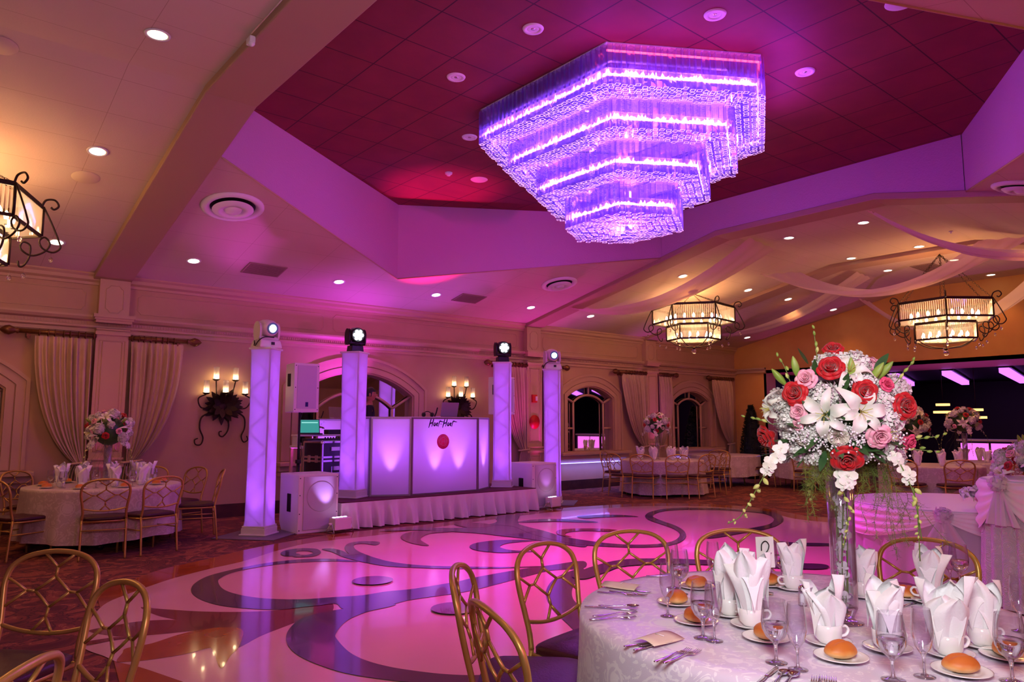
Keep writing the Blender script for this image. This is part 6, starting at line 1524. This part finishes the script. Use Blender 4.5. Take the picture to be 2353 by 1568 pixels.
# topiary cone in the far corner
tp_ = thing('topiary', 'dark cone-shaped topiary tree in the far corner by the wide opening', 'plant', (18.85,11.75,0))
mb = MB(); mb.lathe([(0,0),(.16,0),(.2,.32),(.17,.32),(0,.30)], 24); obj('pot', mb, M['iron'], tp_)
rnd = random.Random(2); mb = MB(); mb.lathe([(0,.34),(.22,.42),(.26,.6),(.21,1.3),(.10,1.9),(0,2.12)], 24)
for k in range(2600):
    h_ = rnd.random()**1.3; z = .42+1.68*h_; r = (.27 if h_ < .12 else .28*(1-((h_-.1)/.92)**1.7)+.02)*rnd.uniform(.9,1.1); a = rnd.uniform(0,6.28); c = Vector((r*math.cos(a),r*math.sin(a),z)); d = Vector((math.cos(a),math.sin(a),rnd.uniform(-.2,.9))).normalized(); s = d.orthogonal().normalized()*.016
    mb.add([c-s,c+s,c+d*.06], [(0,1,2)], False)
obj('foliage', mb, mat('evergreen', srgb(24,36,26), .7), tp_)
# ---- dark room beyond the opening: violet strip lamps, glowing pink counter, reflections modelled as lamps
zl = 2.985
for k, (p, q, lb) in enumerate((((2032,848),(2093,880),'left glowing violet ceiling strip beyond the wide opening'), ((2156,843),(2218,877),'middle glowing violet ceiling strip beyond the wide opening'), ((2292,838),(2352,873),'right glowing violet ceiling strip beyond the wide opening'))):
    a = onz(*p, zl); c = onz(*q, zl); d = (c-a); d.z = 0
    t_ = max(0, (XE+2.3-a.x)/(c.x-a.x)); a = a.lerp(c, t_); d = c-a; m_ = (a+c)/2
    mb = MB(); mb.box((0,0,0), (d.length,.26,.05)); t = thing('ceiling_strip_lamp', lb, 'ceiling lamp', (m_.x,m_.y,3.005), math.atan2(d.y,d.x), 'violet ceiling strips')
    obj('housing', MB().box((0,0,.015), (d.length+.06,.32,.05)), M['black'], t); mb = MB(); mb.box((0,0,-.07), (d.length,.22,.13)); obj('diffuser', mb, EM.setdefault('vstrip', emat('violet_diffuser', (.55,.14,1), 2.2)), t, .006)
for (ax, ay), (cx_, cy_), lb in (((21.7,3.5),(24.9,.85),'violet ceiling strip of the dark room seen in the arched mirror, left'), ((21.3,5.2),(25.4,1.98),'violet ceiling strip of the dark room seen in the arched mirror, right')):
    d = Vector((cx_-ax,cy_-ay,0)); t = thing('ceiling_strip_lamp', lb, 'ceiling lamp', ((ax+cx_)/2,(ay+cy_)/2,3.005), math.atan2(d.y,d.x), 'violet ceiling strips')
    obj('housing', MB().box((0,0,.015), (d.length+.06,.32,.05)), M['black'], t); mb = MB(); mb.box((0,0,-.07), (d.length,.22,.13)); obj('diffuser', mb, EM['vstrip'], t, .006)
a = Vector((22.3,7.55,1.13)); c = Vector((22.3,3.2,1.13))
bt = thing('bar_counter', 'glowing pink bar counter in the dark room beyond the opening', 'counter', (22.3,(a.y+c.y)/2,0)); ln = abs(a.y-c.y)
mb = MB(); mb.box((.25,0,1.12), (.62,ln+.1,.05)); obj('counter_top', mb, M['white'], bt, .01)
mb = MB(); mb.box((.28,0,.545), (.5,ln,1.09)); obj('body', mb, M['black'], bt)
for k in range(6):
    w_ = ln/6; mb = MB(); mb.box((.02,-ln/2+w_*(k+.5),.60), (.02,w_-.06,.88)); obj('glowing_panel', mb, EM.setdefault('pink', emat('pink_panel', (1,.18,.85), 1.3)), bt)
for px, py, lb in ((2167,939,'chandelier reflection modelled as a small two-tier lamp in the dark room, left'), (2243,951,'chandelier reflection modelled as a small two-tier lamp in the dark room, right')):
    p = onx(px, py, 21.6); t = thing('chandelier_reflection', lb, 'lamp', p, 0, 'chandelier reflections modelled in the dark room'); mb = MB(); mb.tube([(0,0,.1),(0,0,3.04-p.z)], .008, 5); obj('cord', mb, M['iron'], t)
    for r, z in ((.17,.10),(.24,-.10)): mb = MB(); mb.lathe([(r,-.03),(r,.03)], 18, c=(0,0,z)); obj('reflection_ring', mb, EM.setdefault('wring', emat('warm_ring', (1,.55,.16), 2.4)), t)
    mb = MB(); mb.lathe([(0,.13),(.17,.13)], 18); obj('top_disc', mb, M['iron'], t)
# ---- the DJ, standing on the stage half hidden by the second column
def skinned(name, V, E, m, lvl=2):
    me = bpy.data.meshes.new(name); me.from_pydata([v[:3] for v in V], E, []); o = bpy.data.objects.new(name, me); COL.objects.link(o)
    sk = o.modifiers.new('skin', 'SKIN'); sk.use_smooth_shade = True
    for i, d in enumerate(me.skin_vertices[0].data): r = V[i][3]; d.radius = (r, V[i][4] if len(V[i]) > 4 else r); d.use_root = (i == 0)
    ss = o.modifiers.new('sub', 'SUBSURF'); ss.levels = lvl; ss.render_levels = lvl
    dg = bpy.context.evaluated_depsgraph_get(); r = bpy.data.meshes.new_from_object(o.evaluated_get(dg)); bpy.data.objects.remove(o)
    return [tuple(v.co) for v in r.vertices], [tuple(p.vertices) for p in r.polygons]
M['skin'] = mat('skin', srgb(170,112,88), .5); M['hair'] = mat('black_hair', srgb(16,12,12), .5); M['cloth'] = mat('dark_shirt', srgb(22,18,26), .8); M['trous'] = mat('dark_trousers', srgb(18,16,20), .85)
def person(loc, rz, label):      # faces local -Y
    V = [(0,0,.98,.14,.11),(0,0,1.12,.13,.10),(0,.01,1.28,.15,.105),(0,.015,1.42,.15,.09),(0,0,1.50,.06),(0,-.012,1.57,.052)]; E = [(0,1),(1,2),(2,3),(3,4),(4,5)]
    def chain(start, pts):
        k = start
        for p in pts: V.append(p); E.append((k, len(V)-1)); k = len(V)-1
        return k
    for s in (-1,1):
        chain(0, [(s*.09,0,.92,.095),(s*.10,-.01,.52,.062),(s*.10,.015,.10,.042),(s*.11,-.02,.05,.04),(s*.115,-.13,.03,.032)])
        w = chain(3, [(s*.17,.01,1.43,.06),(s*.21,.02,1.28,.046),(s*.235,-.01,1.14,.040),(s*.20,-.16,1.10,.034),(s*.17,-.25,1.09,.026)])
        pm = chain(w, [(s*.165,-.31,1.085,.034,.018)])
        for f in range(4):
            x = s*(.145+.014*f); ln = (.05,.062,.066,.055)[f]; chain(pm, [(x,-.345,1.085,.009),(x,-.345-ln*.5,1.075,.0085),(x,-.345-ln,1.055,.007)])
        chain(w, [(s*.135,-.285,1.08,.011),(s*.118,-.315,1.07,.010),(s*.112,-.335,1.06,.008)])
    v, f = skinned('b', V, E, None)
    mb = MB(); mb.add(v, f, True)
    def head(u, q):
        a = u*2*PI; t = q*PI; x = .074*math.sin(t)*math.cos(a); y = .096*math.sin(t)*math.sin(a); z = -math.cos(t)*.118
        fr = max(0, -math.sin(a))*math.sin(t)
        if z < -.02: x *= 1-.30*((-z-.02)/.1); y *= 1-.10*((-z-.02)/.1)
        y -= fr*.030*math.exp(-((z+.012)/.020)**2)*math.exp(-(x/.013)**2)      # nose
        y += fr*.010*math.exp(-((z-.012)/.010)**2)*(math.exp(-((abs(x)-.030)/.014)**2))     # eye sockets
        y -= fr*.007*math.exp(-((z+.050)/.008)**2)*math.exp(-(x/.022)**2)      # lips
        y -= fr*.010*math.exp(-((z+.090)/.018)**2)*math.exp(-(x/.02)**2)       # chin
        return (x, y-.02, z+1.665)
    mb.grid(64, 48, head, cu=True)
    for s in (-1,1): mb.sphere((s*.076,-.005,1.66), .03, 10, 8, (.35,.6,1))
    o = obj('person', mb, M['skin'], loc=loc, rz=rz); tag(o, label, 'person')
    mb = MB()
    for s in (-1,1): mb.sphere((s*.030,-.098,1.677), .012, 10, 8, (1.2,.6,.8))
    mb2 = MB()
    for s in (-1,1): mb2 = MB(); mb2.sphere((s*.030,-.098,1.677), .0115, 10, 8, (1.2,.6,.8)); e_ = obj('eye', mb2, M['china'], o); mb2 = MB(); mb2.sphere((s*.030,-.1035,1.677), .005, 8, 6, (1,.5,1)); obj('iris', mb2, M['black'], e_)
    mb = MB()
    def hair(u, q):
        a = u*2*PI; t = lerp(.40, 1.0, q)*PI; t = max(t, (.60 if math.sin(a) < -.3 else .36)*PI); k = 1.09; x = .074*math.sin(t)*math.cos(a)*k; y = .096*math.sin(t)*math.sin(a)*k; return (x, y-.016, -math.cos(t)*.118*1.10+1.667)
    mb.grid(40, 20, hair, cu=True); obj('hair', mb, M['hair'], o)
    mb = MB(); mb.tube([(-.052,-.112,1.683),(-.02,-.117,1.685),(0,-.119,1.684),(.02,-.117,1.685),(.052,-.112,1.683)], .003, 5)
    for s in (-1,1): mb.tube([(s*.03+.020*math.cos(a),-.114,1.676+.014*math.sin(a)) for a in [2*PI*i/14 for i in range(14)]], .0022, 5, closed=True); mb.tube([(s*.052,-.112,1.681),(s*.078,-.01,1.678)], .002, 5)
    obj('glasses', mb, M['black'], o)
    V2 = [(0,0,.94,.155,.125),(0,0,1.12,.145,.115),(0,.01,1.28,.163,.118),(0,.015,1.42,.162,.10),(0,.005,1.48,.085)]; E2 = [(0,1),(1,2),(2,3),(3,4)]
    V, E = V2, E2
    for s in (-1,1):
        k = 3
        for p in ((s*.17,.01,1.43,.075),(s*.21,.02,1.28,.060),(s*.232,-.005,1.16,.055)): V.append(p); E.append((k,len(V)-1)); k = len(V)-1
    v, f = skinned('s', V, E, None); mb = MB(); mb.add(v, f, True); obj('shirt', mb, M['cloth'], o)
    V = [(0,0,1.0,.15,.12),(0,0,.93,.15,.12)]; E = [(0,1)]
    for s in (-1,1):
        k = 1
        for p in ((s*.095,0,.86,.105),(s*.10,-.01,.52,.078),(s*.10,.015,.08,.062)): V.append(p); E.append((k,len(V)-1)); k = len(V)-1
    v, f = skinned('t', V, E, None); mb = MB(); mb.add(v, f, True); obj('trousers', mb, M['trous'], o)
    for s in (-1,1): mb = MB(); mb.sphere((s*.112,-.06,.035), .06, 14, 8, (.8,1.9,.58)); obj('shoe', mb, M['black'], o)
    return o
p = ony(849, 920, 11.42)
person((p.x,11.42,SZ+.004), math.radians(62), 'person in a dark shirt and glasses standing behind the booth, half hidden by a column')
# ================================================================= ROOM LIGHT
for p in DLP: # recessed downlights
    light('SPOT', 'downlight_lamp', p+Vector((0,0,-.03)), WARM, 34, .06, p+Vector((0,0,-3)), 95, .8)
# magenta uplights standing at the pilasters
for x, pw in ((2.42,20),(11.1,60),(15.29,60),(-6.0,30)):
    light('SPOT', 'pilaster_uplight', (x, WY-.36, .25), MAG, pw, .05, (x, WY-.22, 3.2), 34, .8)
    light('SPOT', 'pilaster_uplight', (x+.05, WY-.5, .25), (.8,.12,1), pw*1.6, .05, (x+.3, WY-.9, 4.2), 60, .9)
# ceiling washes from the DJ rig
light('SPOT', 'rig_wash', (5.3,11.95,.6), (.80,.05,1), 420, .06, (4.7,10.6,4.3), 52, .9)
light('SPOT', 'rig_wash', (7.6,11.95,.7), (.50,.08,1), 330, .06, (7.2,11.4,4.1), 62, .9)
light('SPOT', 'rig_wash', (7.3,11.55,1.8), RED, 1100, .05, (6.8,10.0,5.5), 34, .9)
light('SPOT', 'rig_wash', (10.6,11.9,.4), MAG, 200, .06, (10.2,11.6,4.0), 70, .9)
light('SPOT', 'rig_wash', (6.6,11.9,1.9), (.62,.04,1), 160, .06, (6.0,12.6,3.4), 100, .9)
# added unseen washes filling the tray, walls and dance floor with magenta
light('SPOT', 'added_wash', (5.2,-2.6,1.0), (1,.03,.80), 1100, .04, (6.4,9.8,5.4), 40, .9)
light('SPOT', 'added_wash', (1.5,-2.6,2.6), (.8,.08,.62), 300, .04, (2.4,10.5,3.2), 80, .9)
light('SPOT', 'added_wash', (6.6,5.9,3.85), (1,.03,.62), 1000, .04, (6.0,5.9,0), 104, .8)
light('SPOT', 'added_wash', (9.8,10.0,3.9), (.85,.02,.95), 600, .04, (8.8,6.6,0), 80, .9)
light('SPOT', 'added_wash', (12.5,-2.6,2.6), (1,.05,.6), 260, .04, (14.5,9,2.0), 80, .9)
# photographer's bounced flash
light('SPOT', 'flash', (.35,.1,2.35), (1,.98,1), 215, .35, (3.05,1.5,1.0), 46, .5)
light('SPOT', 'flash_fill', (.3,.05,2.2), (1,.93,.95), 100, .35, (2.4,3.6,.4), 105, .8)
for x in (1.49,4.5,7.8,12.2,14.7):
    for y in (.35,2.9): light('SPOT', 'downlight_lamp', (x,y,zc(y)-.05), WARM, 34, .06, (x,y,0), 95, .8)
light('SPOT', 'flash_bounce', (.2,.2,1.9), (.86,.78,1), 330, .2, (.9,3.2,5.0), 95, .9)
# blue light under the window ledges, violet glow on the satin tables
light('SPOT', 'table_uplight', (9.0,1.7,.15), (.4,.2,1), 60, .05, (8.7,2.6,.8), 80, .9)
for x in (13.1, 17.2): light('AREA', 'ledge_led', (x, WY-.2, .61), (.22,.2,1), 7, 2.2, (x, WY-.1, 0), sx=.03)
light('SPOT', 'soffit_fill', (XE+.28, 11.3, .2), MAG, 60, .05, (XE+.28, 10.6, 3), 60, .8)  # added spots without fixtures, tinting the opening's soffit magenta
light('SPOT', 'soffit_fill', (XE+1.2, 6.5, .2), (.8,.05,1), 110, .05, (XE+.3, 6.5, 3), 110, .8)
light('POINT', 'south_fill', (5.2,-2.4,2.5), WARM, 60, .3); light('POINT', 'south_fill', (9.5,-2.4,2.5), WARM, 60, .3)  # added unseen warm points brightening the south side for the mirrors
# ================================================================= CAMERA AND RENDER LOOK
cd = bpy.data.cameras.new('camera'); co = bpy.data.objects.new('camera', cd); COL.objects.link(co)
cd.sensor_width = 36; cd.lens = F_PX/2353*36; cd.clip_end = 100; cd.clip_start = .05
co.location = CAM; co.rotation_euler = (PI/2+PITCH, 0, -YAW)
sc.camera = co
wd = bpy.data.worlds.new('world'); sc.world = wd; wd.use_nodes = True
wd.node_tree.nodes['Background'].inputs[0].default_value = (.6, .35, .5, 1); wd.node_tree.nodes['Background'].inputs[1].default_value = 0.02
vs = sc.view_settings; vs.view_transform = 'Standard'; vs.look = 'None'; vs.gamma = 1; vs.use_curve_mapping = False; vs.exposure = 0.0
sc.cycles.use_denoising = True
sc.cycles.max_bounces = 7; sc.cycles.diffuse_bounces = 3; sc.cycles.glossy_bounces = 4; sc.cycles.transmission_bounces = 7; sc.cycles.transparent_max_bounces = 24
sc.cycles.sample_clamp_indirect = 6; sc.cycles.caustics_reflective = False; sc.cycles.caustics_refractive = False
